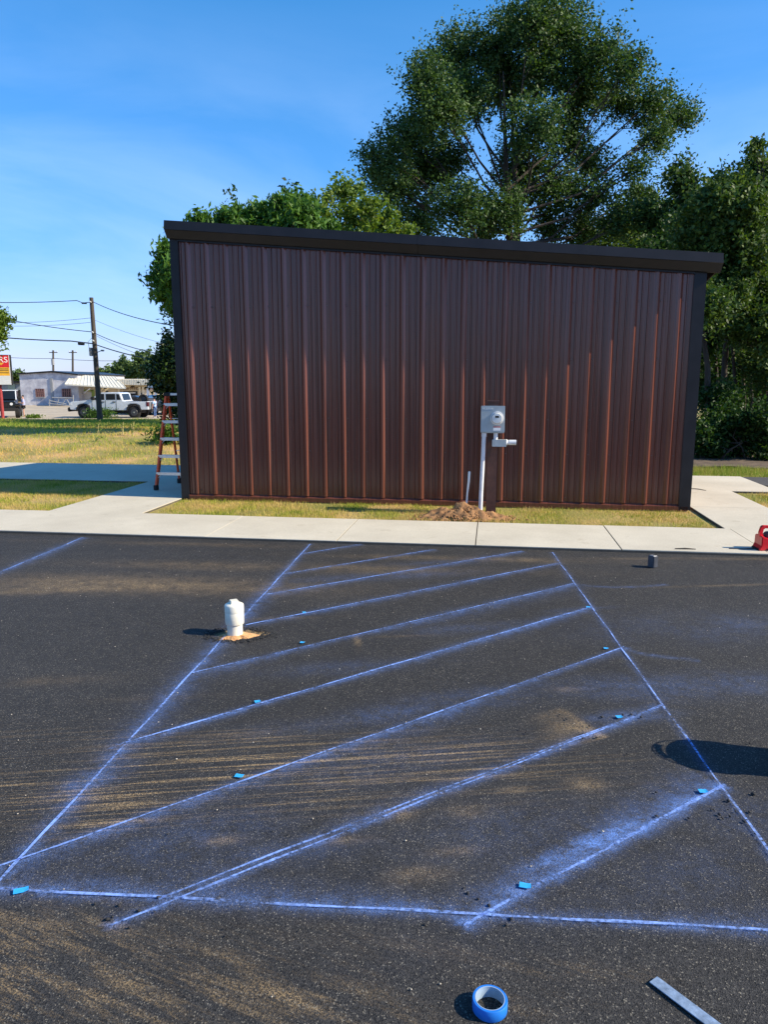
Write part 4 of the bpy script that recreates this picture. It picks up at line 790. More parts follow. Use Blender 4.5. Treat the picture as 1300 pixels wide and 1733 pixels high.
for i, (x, y, hs) in enumerate([(165, 737, [(6, 26), (9, 12)]), (208, 737, [(-3, 18), (2, 22)]), (225, 738, [(-2, 20), (3, 24), (5, 18)]), (160, 748, [(12, 12), (16, 9)]), (262, 748, [(-4, 10), (2, 14), (6, 9)])]):
    p = gp(x, y); o = thing('tall_weed', ['single tall pale weed stalk on the bank below the pole', 'pair of pale weed stalks left on the shaded bank edge', 'three upright pale weed stalks on the shaded bank edge', 'bent pale weed stalks lying over the sunlit bank', 'small pale weed stalks just left of the stepladder'][i], 'plant', p, 0, 'weeds on the bank'); k = p.y / FPX
    for dx, dh in hs:
        MB().tube([(0, 0, -.05), (dx * k * .4, 0, dh * k * .6), (dx * k, 0, dh * k)], [.014, .011, .005], 5).build('stalk', M_drystem, o)
        lv = leaves(np.stack([np.linspace(.2, 1, 7) * dx * k, rng.normal(0, .03, 7), np.linspace(.3, 1, 7) * dh * k], -1), .09, .3, 0, rng); np_mesh('leaf_tuft', lv, np.arange(len(lv)).reshape(-1, 4), M_bright, o)['kind'] = 'stuff'

# ------------------------------------------------------------------ utility poles and wires
PY = 46.0
pb = D(169.5, 712, PY); pt = D(154.5, 504, PY)
up = thing('utility_pole', 'leaning weathered wooden utility pole in front of the white pickup', 'pole', (pb.x, PY, gz(pb.x, PY)))
e = Vector((pt.x - pb.x, 0, pt.z - gz(pb.x, PY)))
MB().tube([(0, 0, -.3) - e * 0 if 0 else Vector((0, 0, -.3)), e * .5, e], [.17, .145, .115], 14).build('shaft', M_wood, up, smooth=True)
def on(y): t = (712 - y) / (712 - 504.); return e * t
for y, r_ in ((512, .05), (562, .05), (576, .05)): p = on(y); MB().tube([p + Vector((.0, -.15, 0)), p + Vector((0, -.26, .05))], [r_, .03], 8).build('insulator', M_lamp, up)
p = on(593); MB().box(p.x - .34, p.x - .17, -.1, .1, p.z - .28, p.z + .22).build('equipment_box', M_greyb, up, bevel=.02)
p = on(596); MB().tube([p, p + Vector((.28, -.05, .10)), p + Vector((.42, -.06, .16))], .02, 6).build('lamp_arm', M_wire, up); MB().box(p.x + .38, p.x + .56, -.14, .02, p.z + .10, p.z + .20).build('lamp_head', M_greyb, up, bevel=.02)
p = on(572); MB().tube([p + Vector((-.1, -.12, .05)), p + Vector((-.33, -.14, -.2)), p + Vector((-.28, -.14, -.7)), p + Vector((-.12, -.14, -.95))], .014, 5).build('cable_loop', M_wire, up)
def wire(lb, pts, Ys, r_, extra=None):
    P_ = [D(x, y, Yv) for (x, y), Yv in zip(pts, Ys)]; n = 14; out = []
    for a, b in zip(P_[:-1], P_[1:]):
        for k in range(n): out.append(a.lerp(b, k / n) - Vector((0, 0, 1)) * (.012 * (b - a).length * 4 * (k / n) * (1 - k / n)) * (1 if (b - a).length > 3 else 0))
    o0 = P_[0]; out = [q_ - o0 for q_ in out + [P_[-1]]]
    if extra is None: return tag(MB().tube(out, r_, 5).build('power_line', M_wire, loc=o0), lb, 'wire', 'overhead wires')
    o = thing('power_line', lb, 'wire', o0, 0, 'overhead wires'); MB().tube(out, r_, 5).build('cable', M_wire, o)
    (x0, y0), (x1, y1), rr_ = extra; a = D(x0, y0, Ys[1]) - o0; b = D(x1, y1, Ys[1]) - o0; MB().tube([a, a.lerp(b, .06), a.lerp(b, .94), b], [rr_ * .4, rr_, rr_, rr_ * .4], 8).build('splice_case', M_wire, o)
wire('topmost wire running left from the top of the utility pole', [(-60, 511), (130, 509), (140, 513), (152, 512)], [PY] * 4, .022, ((138, 513.4), (147, 513.6), .05))
wire('topmost wire sloping right from the pole to the building roof', [(157, 511), (330, 556)], [PY, 30], .020)
wire('middle wire running left from the pole into the edge tree', [(-60, 530), (22, 543), (155, 562)], [PY] * 3, .022)
wire('middle wire sloping right from the pole to the magnolia', [(160, 564), (330, 608)], [PY, 30], .020)
wire('thin wire below the middle wire right of the pole', [(160, 567), (320, 625)], [PY, 34], .010)
wire('faint thin wire high right of the pole', [(158, 541), (330, 594)], [PY + 30, 60], .014)
wire('thick telephone cable with splice case left of the pole', [(-60, 565), (120, 577.5), (158, 582)], [PY] * 3, .034, ((132, 581.5), (143, 582), .10))
wire('thick telephone cable sloping right of the pole', [(161, 583), (330, 618)], [PY, 34], .030)
wire('upper of two thin far wires left of the pole', [(-40, 545), (153, 538.5)], [80, 70], .018)
wire('lower of two thin far wires left of the pole', [(-40, 550), (153, 546)], [80, 70], .018)
wire('long far wire passing above the white block building', [(-20, 603), (95, 607), (200, 611)], [104] * 3, .030)
for i, (x, lb) in enumerate([(90.5, 'far utility pole with crossarm above the white building, left of the pair'), (123.5, 'far utility pole above the canopy, right of the pair')]):
    p0 = D(x + 1, 690, 104); p1 = D(x - .5, 593, 104); o = thing('far_utility_pole', lb, 'pole', (p0.x, 104, -.6), 0, 'far utility poles'); h_ = p1.z + .6
    MB().tube([(0, 0, 0), (p1.x - p0.x, 0, h_)], [.17, .12], 10).build('shaft', M_wood, o)
    MB().box(p1.x - p0.x - .55, p1.x - p0.x + .55, -.06, .06, h_ - .35, h_ - .24).build('crossarm', M_wood, o)
    for s in (-.5, 0, .5): MB().tube([(p1.x - p0.x + s, 0, h_ - .24), (p1.x - p0.x + s, 0, h_ - .05)], .05, 6).build('insulator', M_lamp, o)
    if i == 0: MB().tube([(.38, -.15, h_ - 2.0), (.38, -.15, h_ - 1.2)], .2, 10).build('transformer', M_greyb, o)

# ------------------------------------------------------------------ far buildings
def prect(mb, x0, y0, x1, y1, Y, d):                  # slab facing the camera between two pixel corners
    a = D(x0, y0, Y); b = D(x1, y1, Y); return mb.box(a.x, b.x, Y, Y + d, min(a.z, b.z), max(a.z, b.z))
def rel(mb, root): mb.v = [tuple(Vector(p) - root.location) for p in mb.v]; return mb
def part(nm, m, root, *rects, **k):
    mb = MB()
    for r_ in rects: prect(mb, *r_)
    return rel(mb, root).build(nm, m, root, **k)
M_rust = mat('rust_bars', (.26, .13, .11), .7)
Y1 = 78.0; b1 = thing('block_building', 'white painted block building with stained wall and two barred windows', 'building', (D(85, 684, Y1).x, Y1, -.62))
a, b = D(38, 700, Y1), D(131, 633.5, Y1); pk = D(88, 630.5, Y1); lf = D(38, 634, Y1); rt = D(131, 635.5, Y1)
rel(MB().prism([(a.x, -.7), (b.x, -.7), (b.x, rt.z), (pk.x, pk.z), (a.x, lf.z)], Y1, Y1 + 14, 'y'), b1).build('wall', M_block, b1)
rel(MB().prism([(a.x - .15, lf.z), (pk.x, pk.z), (b.x + .1, rt.z), (b.x + .1, rt.z + .14), (pk.x, pk.z + .16), (a.x - .15, lf.z + .14)], Y1 - .2, Y1 + 14.2, 'y'), b1).build('roof', M_black, b1)
for x0, x1 in ((60.5, 74.5), (105, 119.5)):
    w = part('window', M_glass, b1, (x0, 672, x1, 658, Y1 - .03, .06))
    mb = MB()
    for k in range(5): prect(mb, x0 + (x1 - x0) * k / 4.2, 672, x0 + (x1 - x0) * k / 4.2 + .7, 658, Y1 - .06, .02)
    for k in range(4): prect(mb, x0, 658 + 13.4 * k / 3 + .6, x1, 658 + 13.4 * k / 3, Y1 - .075, .012)
    rel(mb, b1).build('window_bars', M_rust, w)['kind'] = 'stuff'
    part('sill', M_greyb, b1, (x0 - .8, 673.4, x1 + .8, 672.2, Y1 - .12, .11))
for k in (0,): part('downpipe', M_greyb, b1, (87.4, 684, 88.2, 640, Y1 - .08, .06))
tl_ = thing('pipe_rack', 'grey pipe rails stacked against the white block building', 'rails', (D(104, 686, 75).x, 75, gz(-35, 75)))
for (x0, y0, x1, y1, r_) in [(83, 678, 112, 684, .05), (82, 683, 118, 687, .05), (88, 673, 124, 674, .06), (100, 674, 96, 686, .04), (112, 674, 104, 686, .04), (112, 674, 119, 686, .04), (124, 669, 124, 687, .05), (84, 676, 84, 687, .05)]:
    rel(MB().tube([D(x0, y0, 75), D(x1, y1, 75)], r_, 6), tl_).build('rail', M_greyb, tl_)
Y2 = 79.5; b2 = thing('shop_building', 'cream shop building with pale metal awning behind the white pickup', 'building', (D(195, 684, Y2).x, Y2, -.62))
part('wall', M_cream, b2, (129, 702, 262, 642, Y2, 9))
# awning: sloped sheet with ribs, fascia strip, brackets
aw = MB(); tlp, trp = D(122, 634.5, Y2 - .1), D(194, 637.5, Y2 - .1); blp, brp = D(110, 650, 75.6), D(213, 656.5, 75.6)
aw.add([tlp, trp, brp, blp] + [p - Vector((0, 0, .12)) for p in (tlp, trp, brp, blp)], [(0, 1, 2, 3), (7, 6, 5, 4), (0, 3, 7, 4), (1, 0, 4, 5), (2, 1, 5, 6), (3, 2, 6, 7)])
awn = rel(aw, b2).build('awning', M_canopy, b2)
for k in range(17):
    t = k / 16; p = tlp.lerp(trp, t); q_ = blp.lerp(brp, t); rel(MB().bar(p + Vector((0, -.01, .03)), q_ + Vector((0, -.01, .03)), .05, .02), b2).build('seam', M_canopy, awn)
rel(MB().bar(D(152, 658, 76), D(139, 668, Y2 - .1), .08, .08), b2).build('awning_brace', M_whitep, b2)
part('flat_roof', M_canopy, b2, (198, 652, 258, 641.5, Y2 - 1.6, 11))
mb = MB()
for k in range(20): x = 199 + 3 * k; prect(mb, x, 651.6, x + .9, 642, Y2 - 1.68, .07)
rel(mb, b2).build('fascia_ribs', M_canopy, b2)
gd_ = part('garage_door', M_whitep, b2, (133, 690, 156.5, 664, Y2 - .06, .05)); part('door_frame', M_greenp, b2, (156.5, 690, 159, 660, Y2 - .09, .10), (140, 662, 156.5, 660, Y2 - .09, .10))
part('door', M_whitep, b2, (172, 690, 181, 663.5, Y2 - .07, .06)); part('door_jamb', M_letter, b2, (181, 690, 183, 662, Y2 - .08, .06))
for x0, y0, x1, y1 in ((191, 672, 196, 666), (202, 672, 207, 663), (222, 682, 231, 666)): part('window', M_glass, b2, (x0, y0, x1, y1, Y2 - .07, .06))
sw_ = part('shop_window', M_lamp, b2, (211, 684, 230.5, 664, Y2 - .06, .05)); part('window_frame', M_letter, b2, (209.5, 685, 211, 662.5, Y2 - .09, .07), (211, 664, 231, 662.5, Y2 - .09, .07), (230.5, 685, 232, 662.5, Y2 - .09, .07))
for x in (200.8, 236, 242): part('pilaster', M_canopy, b2, (x, 690, x + 1.6, 655, Y2 - .15, .14))
part('side_door', M_glass, b2, (238.2, 686, 241.5, 665, Y2 - .07, .06))
for x, y in ((135, 653), (177, 657), (223, 654)): part('lamp', M_letter, b2, (x - 1.5, y + 1.5, x + 1.5, y - 1, Y2 - .45, .4))
p = D(204.5, 660, Y2 - .10); text('New MTD Painting', .43, mat('sign_brown', (.12, .05, .035), .7), b2, p - b2.location, (math.pi / 2, 0, 0), 'shop_lettering', .02)
Y3 = 70.0; b3 = thing('gabled_porch', 'small porch with pale blue gable and white posts beside the shop', 'porch', (D(262, 690, Y3).x, Y3, -.65))
gl, gr_, gt = D(248, 656.5, Y3), D(284, 658, Y3), D(266, 631, Y3)
rel(MB().prism([(gl.x, gl.z), (gr_.x, gr_.z), (gt.x, gt.z)], Y3, Y3 + 5, 'y'), b3).build('gable', M_bluegable, b3)
for p_, q_ in ((gl, gt), (gr_, gt), (gl, gr_)): rel(MB().bar((p_.x, Y3 - .04, p_.z), (q_.x, Y3 - .04, q_.z), .08, .14, (0, 1, 0)), b3).build('gable_trim', M_black, b3)
part('beam', mat('pale_pink_beam', (.66, .48, .42), .7), b3, (253, 660, 284, 657.6, Y3 - .02, .2))
for x in (251, 264, 280): part('post', M_whitep, b3, (x - 1, 700, x + 1, 657.6, Y3 + .1, .12))
for x in (247, 255, 259): part('panel_board', M_whitep, b3, (x, 690, x + 2.2, 668, Y3 + 3, .1))
b4 = thing('low_shed', 'low grey shed behind the sign at the left edge', 'shed', (D(5, 690, 92).x, 92, -.62))
part('wall', M_greyb, b4, (-60, 700, 37.5, 648, 92, 8)); part('roof', M_black, b4, (-62, 648, 38, 645.5, 91.6, 9)); part('doorway', M_letter, b4, (26, 688, 37, 660, 91.9, .1)); part('wall_panel', mat('greenish_panel', (.36, .40, .30), .8), b4, (16, 690, 25, 650, 91.9, .09))

# ------------------------------------------------------------------ roadside sign
SY = 50.0; s0 = D(18, 652, SY); sg = thing('roadside_sign', 'red and yellow roadside sign on a post at the left edge', 'sign', (D(3, 700, SY).x, SY, gz(-26, SY)), R(19))
k = SY / FPX; zb = D(9, 652, SY).z - sg.location.z; zt_ = D(9, 600.5, SY).z - sg.location.z; xr = 19.0 * k; xl = xr - 2.2; zr = lambda y: D(9, y, SY).z - sg.location.z
MB().box(xl - .05, xr + .06, 0.02, .34, zb, zt_).build('cabinet', M_letter, sg, bevel=.02)
MB().box(xl, xr - .06, -.03, .019, zr(622), zt_ - .05).build('red_panel', M_signred, sg)
MB().box(xl, xr - .06, -.03, .019, zr(636), zr(622) - .004).build('yellow_panel', M_signyel, sg)
MB().box(xl, xr - .06, -.03, .019, zb + .03, zr(636) - .004).build('letter_board', M_signgrey, sg)
MB().box(xr - .055, xr - .03, -.034, .019, zb + .02, zt_ - .03).build('edge_strip', M_whitep, sg)
MB().tube([(0, .28, -.2), (0, .28, zb)], .11, 12).build('post', mat('sign_post_red', (.30, .03, .03), .6), sg)
text('LOURS', .52, M_whitep, sg, (xr - .12, -.032, zr(613.5)), (math.pi / 2, 0, 0), 'sign_lettering', .004, 'RIGHT')
MB().prism([(xr - .72, zr(613.8) - .02), (xr - .36, zr(613.8) - .02), (xr - .54, zr(618.5))], -.036, -.031, 'y').build('emblem', M_signyel, sg)
for y in (624.5, 627.5, 631): MB().box(xr - 1.8, xr - .12, -.034, -.0305, zr(y + .7), zr(y - .5)).build('printed_line', M_letter, sg)

# ------------------------------------------------------------------ vehicles
def wheel(par, x, y, r_, w, rim=M_rim):
    wh = MB().tube([(x, y - w / 2, r_), (x, y - w / 2 + .03, r_), (x, y + w / 2 - .03, r_), (x, y + w / 2, r_)], [r_ * .9, r_, r_, r_ * .9], 26).build('wheel', M_tyre, par, smooth=True)
    s = 1 if y > 0 else -1; yo = y + s * w / 2
    MB().tube([(x, yo - s * .01, r_), (x, yo + s * .012, r_)], [r_ * .60, r_ * .55], 22).build('rim', rim, wh, smooth=True)
    MB().tube([(x, yo + s * .010, r_), (x, yo + s * .03, r_)], [r_ * .16, r_ * .13], 12).build('hub', M_chrome, wh)
    return wh
TY = 54.0; tg = D(141, 707.5, TY); tx = D(126, 700, TY).x
tk = thing('pickup_truck', 'white crew cab pickup truck parked behind the leaning utility pole', 'truck', (tx, TY, -.745), math.pi - R(1))
# local: -x is the rear, x = 0 front bumper ; heading is +x, so front sits at 0 and the truck extends to -5.75
prof = [(-.12, .62), (-.10, 1.05), (-.22, 1.18), (-1.45, 1.28), (-1.55, 1.30), (-2.25, 1.76), (-2.5, 1.81), (-3.55, 1.81), (-3.74, 1.76), (-3.90, 1.24), (-4.02, 1.19), (-5.66, 1.19), (-5.70, .62)]
low = [(-5.70, .62), (-5.15, .60), (-5.10, .92), (-4.92, 1.02), (-4.42, 1.02), (-4.22, .92), (-4.15, .58), (-1.60, .55), (-1.52, .90), (-1.36, 1.0), (-.84, 1.0), (-.64, .90), (-.58, .60)]
body_poly = prof + low[1:]
MB().prism(body_poly, -.97, .97, 'y').build('body', M_truck, tk, bevel=.035, seg=2)
MB().box(-5.60, -4.06, -.82, .82, 1.185, 1.1985).build('bed_opening', M_rubber, tk)
for s in (-1, 1):
    yy = s * .975
    def glass(nm, poly): 
        g_ = MB().prism(poly, yy - s * .02, yy + s * .006, 'y').build(nm, M_glass, tk); return g_
    glass('front_window', [(-1.80, 1.31), (-2.62, 1.31), (-2.62, 1.72), (-2.34, 1.72)]); glass('rear_window', [(-2.74, 1.31), (-3.40, 1.31), (-3.40, 1.72), (-2.74, 1.72)]); glass('quarter_window', [(-3.48, 1.31), (-3.78, 1.31), (-3.68, 1.70), (-3.48, 1.72)])
    for x in (-1.72, -2.68, -3.44): MB().box(x - .012, x + .012, min(yy, yy + s * .004), max(yy, yy + s * .004), .62, 1.27).build('door_gap', M_rubber, tk)
    for x in (-2.50, -3.28): MB().box(x - .10, x + .10, min(yy, yy + s * .03), max(yy, yy + s * .03), 1.13, 1.19).build('door_handle', M_rubber, tk)
    MB().box(-4.1, -.55, min(yy, yy + s * .012), max(yy, yy + s * .012), .80, .83).build('side_moulding', M_truck, tk) if 0 else None
    MB().box(-1.95, -1.72, min(yy, yy + s * .22), max(yy, yy + s * .22), 1.30, 1.52).build('mirror', M_rubber, tk, bevel=.03)
    MB().box(-5.712, -5.56, min(yy - s * .16, yy + s * .006), max(yy - s * .16, yy + s * .006), .86, 1.16).build('tail_lamp', M_taillamp, tk)
    MB().box(-.28, -.085, min(yy - s * .30, yy + s * .006), max(yy - s * .30, yy + s * .006), .92, 1.08).build('headlight', M_lamp, tk)
    for xc in (-1.10, -4.68):
        ar = [(xc + .54 * math.cos(t), .46 + .60 * math.sin(t)) for t in np.linspace(.1, math.pi - .1, 13)]; ai = [(xc + .45 * math.cos(t), .46 + .50 * math.sin(t)) for t in np.linspace(math.pi - .1, .1, 13)]
        MB().prism(ar + ai, yy - s * .02, yy + s * .07, 'y').build('fender_flare', M_rubber, tk)
        wheel(tk, xc, s * .86, .43, .30)
MB().box(-.06, .06, -.95, .95, .48, .78).build('front_bumper', M_rubber, tk, bevel=.04); MB().box(.005, .066, -.72, .72, .56, .64).build('bumper_bar', M_chrome, tk)
MB().box(-.13, -.07, -.62, .62, .82, 1.04).build('grille', M_rubber, tk)
MB().box(-5.74, -5.705, -.78, .78, .70, 1.17).build('tailgate', mat('tailgate_grey', (.17, .18, .20), .5), tk, bevel=.01); MB().box(-5.755, -5.742, -.12, .12, 1.06, 1.12).build('tailgate_handle', M_rubber, tk)
MB().box(-5.92, -5.72, -.92, .92, .48, .66).build('rear_bumper', M_rubber, tk, bevel=.03)
MB().add([(-1.62, -.86, 1.33), (-1.62, .86, 1.33), (-2.22, .80, 1.725), (-2.22, -.80, 1.725), (-1.61, -.86, 1.36), (-1.61, .86, 1.36), (-2.21, .80, 1.755), (-2.21, -.80, 1.755)], [(0, 1, 2, 3), (7, 6, 5, 4), (0, 4, 5, 1), (1, 5, 6, 2), (2, 6, 7, 3), (3, 7, 4, 0)]).build('windshield', M_glass, tk)
MB().box(-5.0, -.6, -.7, .7, .36, .58).build('chassis', M_rubber, tk)
MB().add([(-3.80, -.74, 1.28), (-3.80, .74, 1.28), (-3.66, .70, 1.72), (-3.66, -.70, 1.72), (-3.905, -.74, 1.28), (-3.905, .74, 1.28), (-3.765, .70, 1.72), (-3.765, -.70, 1.72)], [(0, 1, 2, 3), (7, 6, 5, 4), (0, 4, 5, 1), (1, 5, 6, 2), (2, 6, 7, 3), (3, 7, 4, 0)]).build('back_window', M_glass, tk)
# tyre standing in the bed
def to_world(o, p): return Matrix.Translation(o.location) @ Matrix.Rotation(o.rotation_euler.z, 4, 'Z') @ Vector(p)
for xx, lb in ((-5.15, 'black spare tyre standing in the bed of the white pickup'),):
    q_ = to_world(tk, (xx, .25, 1.0)); ty = thing('spare_tyre', lb, 'tyre', q_, tk.rotation_euler.z)
    MB().lathe([(.20, -.11), (.30, -.13), (.34, -.10), (.35, 0), (.34, .10), (.30, .13), (.20, .11), (.19, 0), (.20, -.11)], 26).build('tread', M_tyre, ty, smooth=True).rotation_euler = (math.pi / 2, 0, 0)
    ty.children[0].location = (0, 0, .34)
    rm_ = MB().lathe([(.0, -.06), (.19, -.05), (.21, -.10)], 20).build('rim', M_rim, ty, smooth=True); rm_.rotation_euler = (math.pi / 2, 0, 0); rm_.location = (0, 0, .34)
def car(name, lb, cat, loc, rz, m, L_=4.5, Wd=1.8, H_=1.5, suv=False):
    c = thing(name, lb, cat, loc, rz); w = Wd / 2; zc_ = .95 if not suv else 1.05
    p = [(0, .45), (.03, .75), (-.1, .84), (-1.15, zc_), (-1.75, H_ - .06), (-2.1, H_), (-3.3, H_), (-3.7, H_ - .08)] + ([(-4.3, zc_ + .05)] if not suv else [(-4.35, H_ - .15)]) + [(-L_ + .03, zc_ - .03), (-L_, .5)]
    bt = [(-L_ + .35, .3), (-L_ + .5, .35), (-L_ + .62, .62), (-L_ + 1.12, .62), (-L_ + 1.25, .3), (-1.25, .28), (-1.15, .62), (-.62, .62), (-.5, .32), (-.1, .32)]
    MB().prism(p + bt, -w, w, 'y').build('body', m, c, bevel=.06, seg=3)
    for s in (-1, 1):
        yy = s * (w + .002); MB().prism([(-1.35, zc_ + .04), (-3.9, zc_ + .06), (-3.6, H_ - .12), (-1.85, H_ - .12)], yy - s * .03, yy + s * .004, 'y').build('side_window', M_glass, c)
        for x in (-.88, -L_ + .87): wheel(c, x, s * (w - .10), .33, .22)
        MB().box(-.09, .035, min(yy - s * .35, yy - s * .06), max(yy - s * .35, yy - s * .06), .62, .76).build('headlight', M_lamp, c); MB().box(-L_ - .012, -L_ + .06, min(yy - s * .30, yy - s * .05), max(yy - s * .30, yy - s * .05), .72, .88).build('tail_lamp', M_taillamp, c)
    MB().add([(-L_ + .02 - (.0), -w + .2, zc_ + .08), (-L_ + .02, w - .2, zc_ + .08), (-3.72, w - .3, H_ - .10), (-3.72, -w + .3, H_ - .10)], [(0, 1, 2, 3)]).build('rear_window', M_glass, c) if not suv else None
    return c
q_ = D(222, 706, 60); car('parked_car', 'dark car seen over the bed of the white pickup', 'car', (q_.x - 1.2, 60.5, -.70), math.pi - R(35), M_blackpaint, 4.5, 1.8, 1.45, True)
q_ = D(268, 706, 58); car('parked_car', 'dark car half hidden by the magnolia behind the pickup tailgate', 'car', (q_.x + .2, 57.5, -.72), R(-80), M_blackpaint, 4.4, 1.75, 1.5)
# black off-road vehicle facing the camera at the left edge
JY = 52.5; jc = D(8.5, 706, JY)
jp = thing('off_road_vehicle', 'black boxy off-road vehicle facing the camera at the left edge', 'car', (jc.x, JY, gz(jc.x, JY) + .05), R(-67))
JX = 0
MB().prism([(0, .62), (0, 1.12), (-.1, 1.18), (-1.35, 1.26), (-4.0, 1.26), (-4.0, .55), (-.3, .55)], -.70, .70, 'y').build('body', M_blackpaint, jp, bevel=.04)
MB().prism([(-1.38, 1.24), (-1.72, 1.86), (-4.0, 1.86), (-4.0, 1.24)], -.74, .74, 'y').build('cab', M_blackpaint, jp, bevel=.03)
MB().box(-4.02, -1.66, -.78, .78, 1.86, 1.93).build('roof', M_truck, jp, bevel=.03)
MB().add([(-1.37, -.64, 1.30), (-1.37, .64, 1.30), (-1.665, .62, 1.80), (-1.665, -.62, 1.80), (-1.355, -.64, 1.305), (-1.355, .64, 1.305), (-1.65, .62, 1.805), (-1.65, -.62, 1.805)], [(0, 1, 2, 3), (7, 6, 5, 4), (0, 4, 5, 1), (1, 5, 6, 2), (2, 6, 7, 3), (3, 7, 4, 0)]).build('windshield', M_glass, jp)
for s in (-1, 1):
    MB().prism([(.02, .92), (.0, 1.0), (-.25, 1.06), (-1.05, 1.06), (-1.25, .8), (-1.2, .78), (-1.0, .96), (-.2, .96)], min(s * .70, s * .98), max(s * .70, s * .98), 'y').build('fender', M_blackpaint, jp, bevel=.02)
    wheel(jp, -.55, s * .80, .40, .30); wheel(jp, -3.3, s * .80, .40, .30)
    MB().tube([(.0, s * .46, .98), (.03, s * .46, .98)], [.10, .09], 18).build('headlight', M_lamp, jp, smooth=True)
    MB().bar((-1.36, s * .72, 1.25), (-1.70, s * .70, 1.87), .05, .07, (0, 1, 0)).build('pillar', M_truck if s > 0 else M_blackpaint, jp)
    MB().box(-1.55, -1.45, min(s * .76, s * 1.0), max(s * .76, s * 1.0), 1.32, 1.50).build('mirror', M_rubber, jp, bevel=.02)
for k in range(7): y = -.24 + .08 * k; MB().box(.001, .012, y - .018, y + .018, .78, 1.06).build('grille_slot', M_rubber, jp)
MB().box(.04, .26, -.90, .90, .50, .72).build('bumper', M_rubber, jp, bevel=.03)

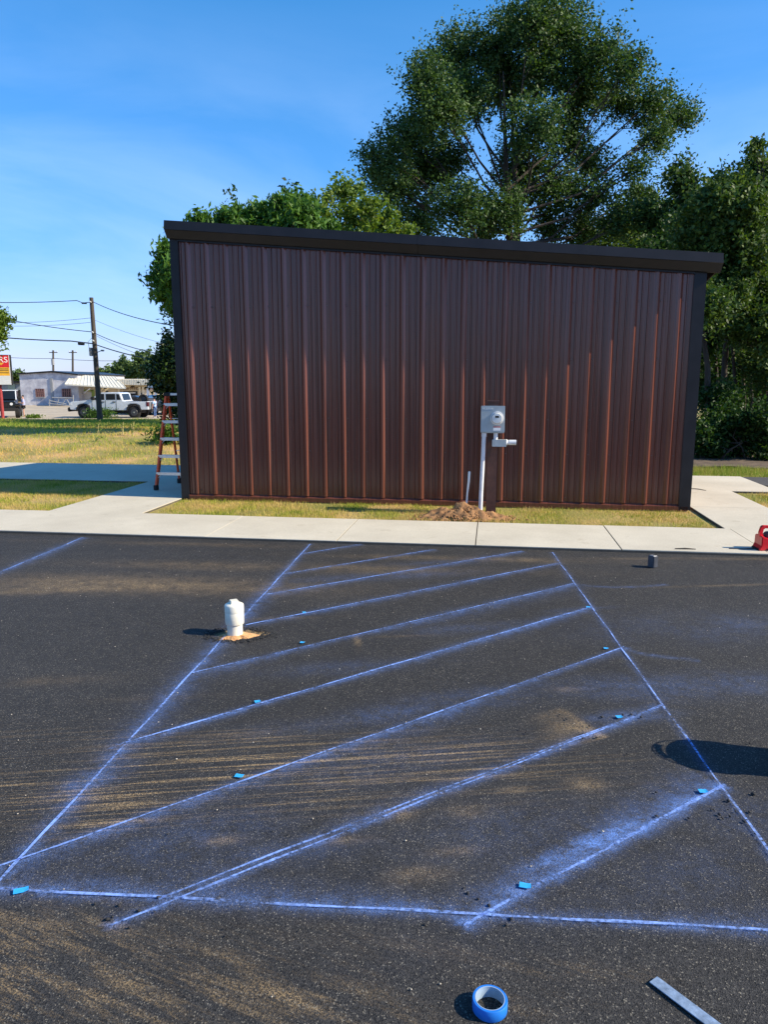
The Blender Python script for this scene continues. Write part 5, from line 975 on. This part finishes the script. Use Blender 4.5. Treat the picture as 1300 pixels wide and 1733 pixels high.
# ------------------------------------------------------------------ people
def skin_mesh(name, verts, edges_, radii, m, parent, sub=2, root=0):
    me = bpy.data.meshes.new(name); bm = bmesh.new(); ly = bm.verts.layers.skin.verify(); vs = [bm.verts.new(v) for v in verts]
    for v, r_ in zip(vs, radii): v[ly].radius = (r_, r_) if not isinstance(r_, tuple) else r_
    vs[root][ly].use_root = True
    for a, b in edges_: bm.edges.new((vs[a], vs[b]))
    bm.to_mesh(me); bm.free(); o = bpy.data.objects.new('tmp', me); C.objects.link(o)
    o.modifiers.new('s', 'SKIN').use_smooth_shade = True; o.modifiers.new('d', 'SUBSURF').levels = sub
    dg = bpy.context.evaluated_depsgraph_get(); me2 = bpy.data.meshes.new_from_object(o.evaluated_get(dg)); bpy.data.objects.remove(o)
    return link(name, me2, m, parent)
def person(lb, loc, rz, shirt, pants, long_pants, sc=1.0, pose='hold'):
    p = thing('person', lb, 'person', loc, rz); p.scale = (sc,) * 3
    el = [(-.24, .0, 1.12), (.24, .0, 1.12)]; ha_ = [(-.12, .24, 1.16), (.12, .24, 1.18)] if pose == 'hold' else [(-.26, .06, .86), (.20, .22, .98)]
    V_ = [(0, 0, .94), (0, .0, 1.10), (0, .0, 1.28), (0, -.01, 1.42), (0, 0, 1.50), (0, .02, 1.57), (0, .03, 1.68),
          (-.09, 0, .90), (-.10, .02, .50), (-.10, -.02, .08), (-.10, .14, .03), (.09, 0, .90), (.11, .03, .50), (.12, -.01, .08), (.13, .15, .03),
          (-.17, -.01, 1.40), el[0], ha_[0], (.17, -.01, 1.40), el[1], ha_[1]]
    E_ = [(0, 1), (1, 2), (2, 3), (3, 4), (4, 5), (5, 6), (0, 7), (7, 8), (8, 9), (9, 10), (0, 11), (11, 12), (12, 13), (13, 14), (3, 15), (15, 16), (16, 17), (3, 18), (18, 19), (19, 20)]
    Rd = [.13, .12, .14, .11, .055, .085, .085, .085, .06, .042, .035, .085, .06, .042, .035, .06, .042, .034, .06, .042, .034]
    fb = len(V_)
    for hi in (17, 20):                                  # five fingers on each hand
        h_ = Vector(V_[hi]); dr = (h_ - Vector(V_[hi - 1])).normalized(); sd = dr.cross(Vector((0, 0, 1))).normalized()
        for k in range(5):
            a = h_ + dr * (.045 if k < 4 else .01) + sd * (.022 * (k - 1.5) if k < 4 else -.045); b = a + dr * (.05 if k < 4 else .035) + Vector((0, 0, -.012)); c = b + dr * .02 + Vector((0, 0, -.02))
            i0 = len(V_); V_ += [tuple(a), tuple(b), tuple(c)]; E_ += [(hi, i0), (i0, i0 + 1), (i0 + 1, i0 + 2)]; Rd += [.010, .009, .008]
    skin_mesh('body', V_, E_, Rd, M_skin, p, 1)
    skin_mesh('shirt', [(0, 0, .88), (0, 0, 1.10), (0, 0, 1.28), (0, -.01, 1.42), (-.17, -.01, 1.40), Vector((-.17, -.01, 1.40)).lerp(Vector(el[0]), .75), (.17, -.01, 1.40), Vector((.17, -.01, 1.40)).lerp(Vector(el[1]), .75)], [(0, 1), (1, 2), (2, 3), (3, 4), (4, 5), (3, 6), (6, 7)], [.165, .155, .165, .12, .078, .07, .078, .07], shirt, p, 2)
    e0 = .10 if long_pants else .66
    skin_mesh('trousers' if long_pants else 'shorts', [(0, 0, .95), (-.09, 0, .88), (-.10, .015 if not long_pants else -.01, e0), (.09, 0, .88), (.11, .02 if not long_pants else 0, e0)], [(0, 1), (1, 2), (0, 3), (3, 4)], [.145, .105, .09 if not long_pants else .07, .105, .09 if not long_pants else .07], pants, p, 2)
    skin_mesh('hair', [(0, -.035, 1.60), (0, -.02, 1.70), (0, .0, 1.745)], [(0, 1), (1, 2)], [.075, .092, .07], M_hair, p, 2)
    for s in (-1, 1): MB().box(s * .034 - .010, s * .034 + .010, .108, .118, 1.645, 1.66).build('eye', M_hair, p)
    MB().prism([(.10, 1.64), (.135, 1.612), (.10, 1.605)], -.012, .012, 'x').build('nose', M_skin, p); MB().box(-.025, .025, .104, .112, 1.578, 1.588).build('mouth', mat('lips', (.35, .12, .10), .5), p)
    for x in (-.10, .12): MB().box(x - .05, x + .05, -.08, .18, 0, .06).build('shoe', M_whitep, p, bevel=.02)
    return p
q_ = D(41, 705, 53.2); person('person in lavender shirt and black shorts beside the black vehicle', (q_.x, 53.2, gz(q_.x, 53.2) + .05), R(115), M_tee, M_shorts, False, .92)
q_ = D(262.5, 707, 53.6); person('person in light blue shirt and jeans behind the pickup tailgate', (q_.x, 53.6, gz(q_.x, 53.6) + .05), R(70), M_tee2, M_jeans, True, .80, 'down')
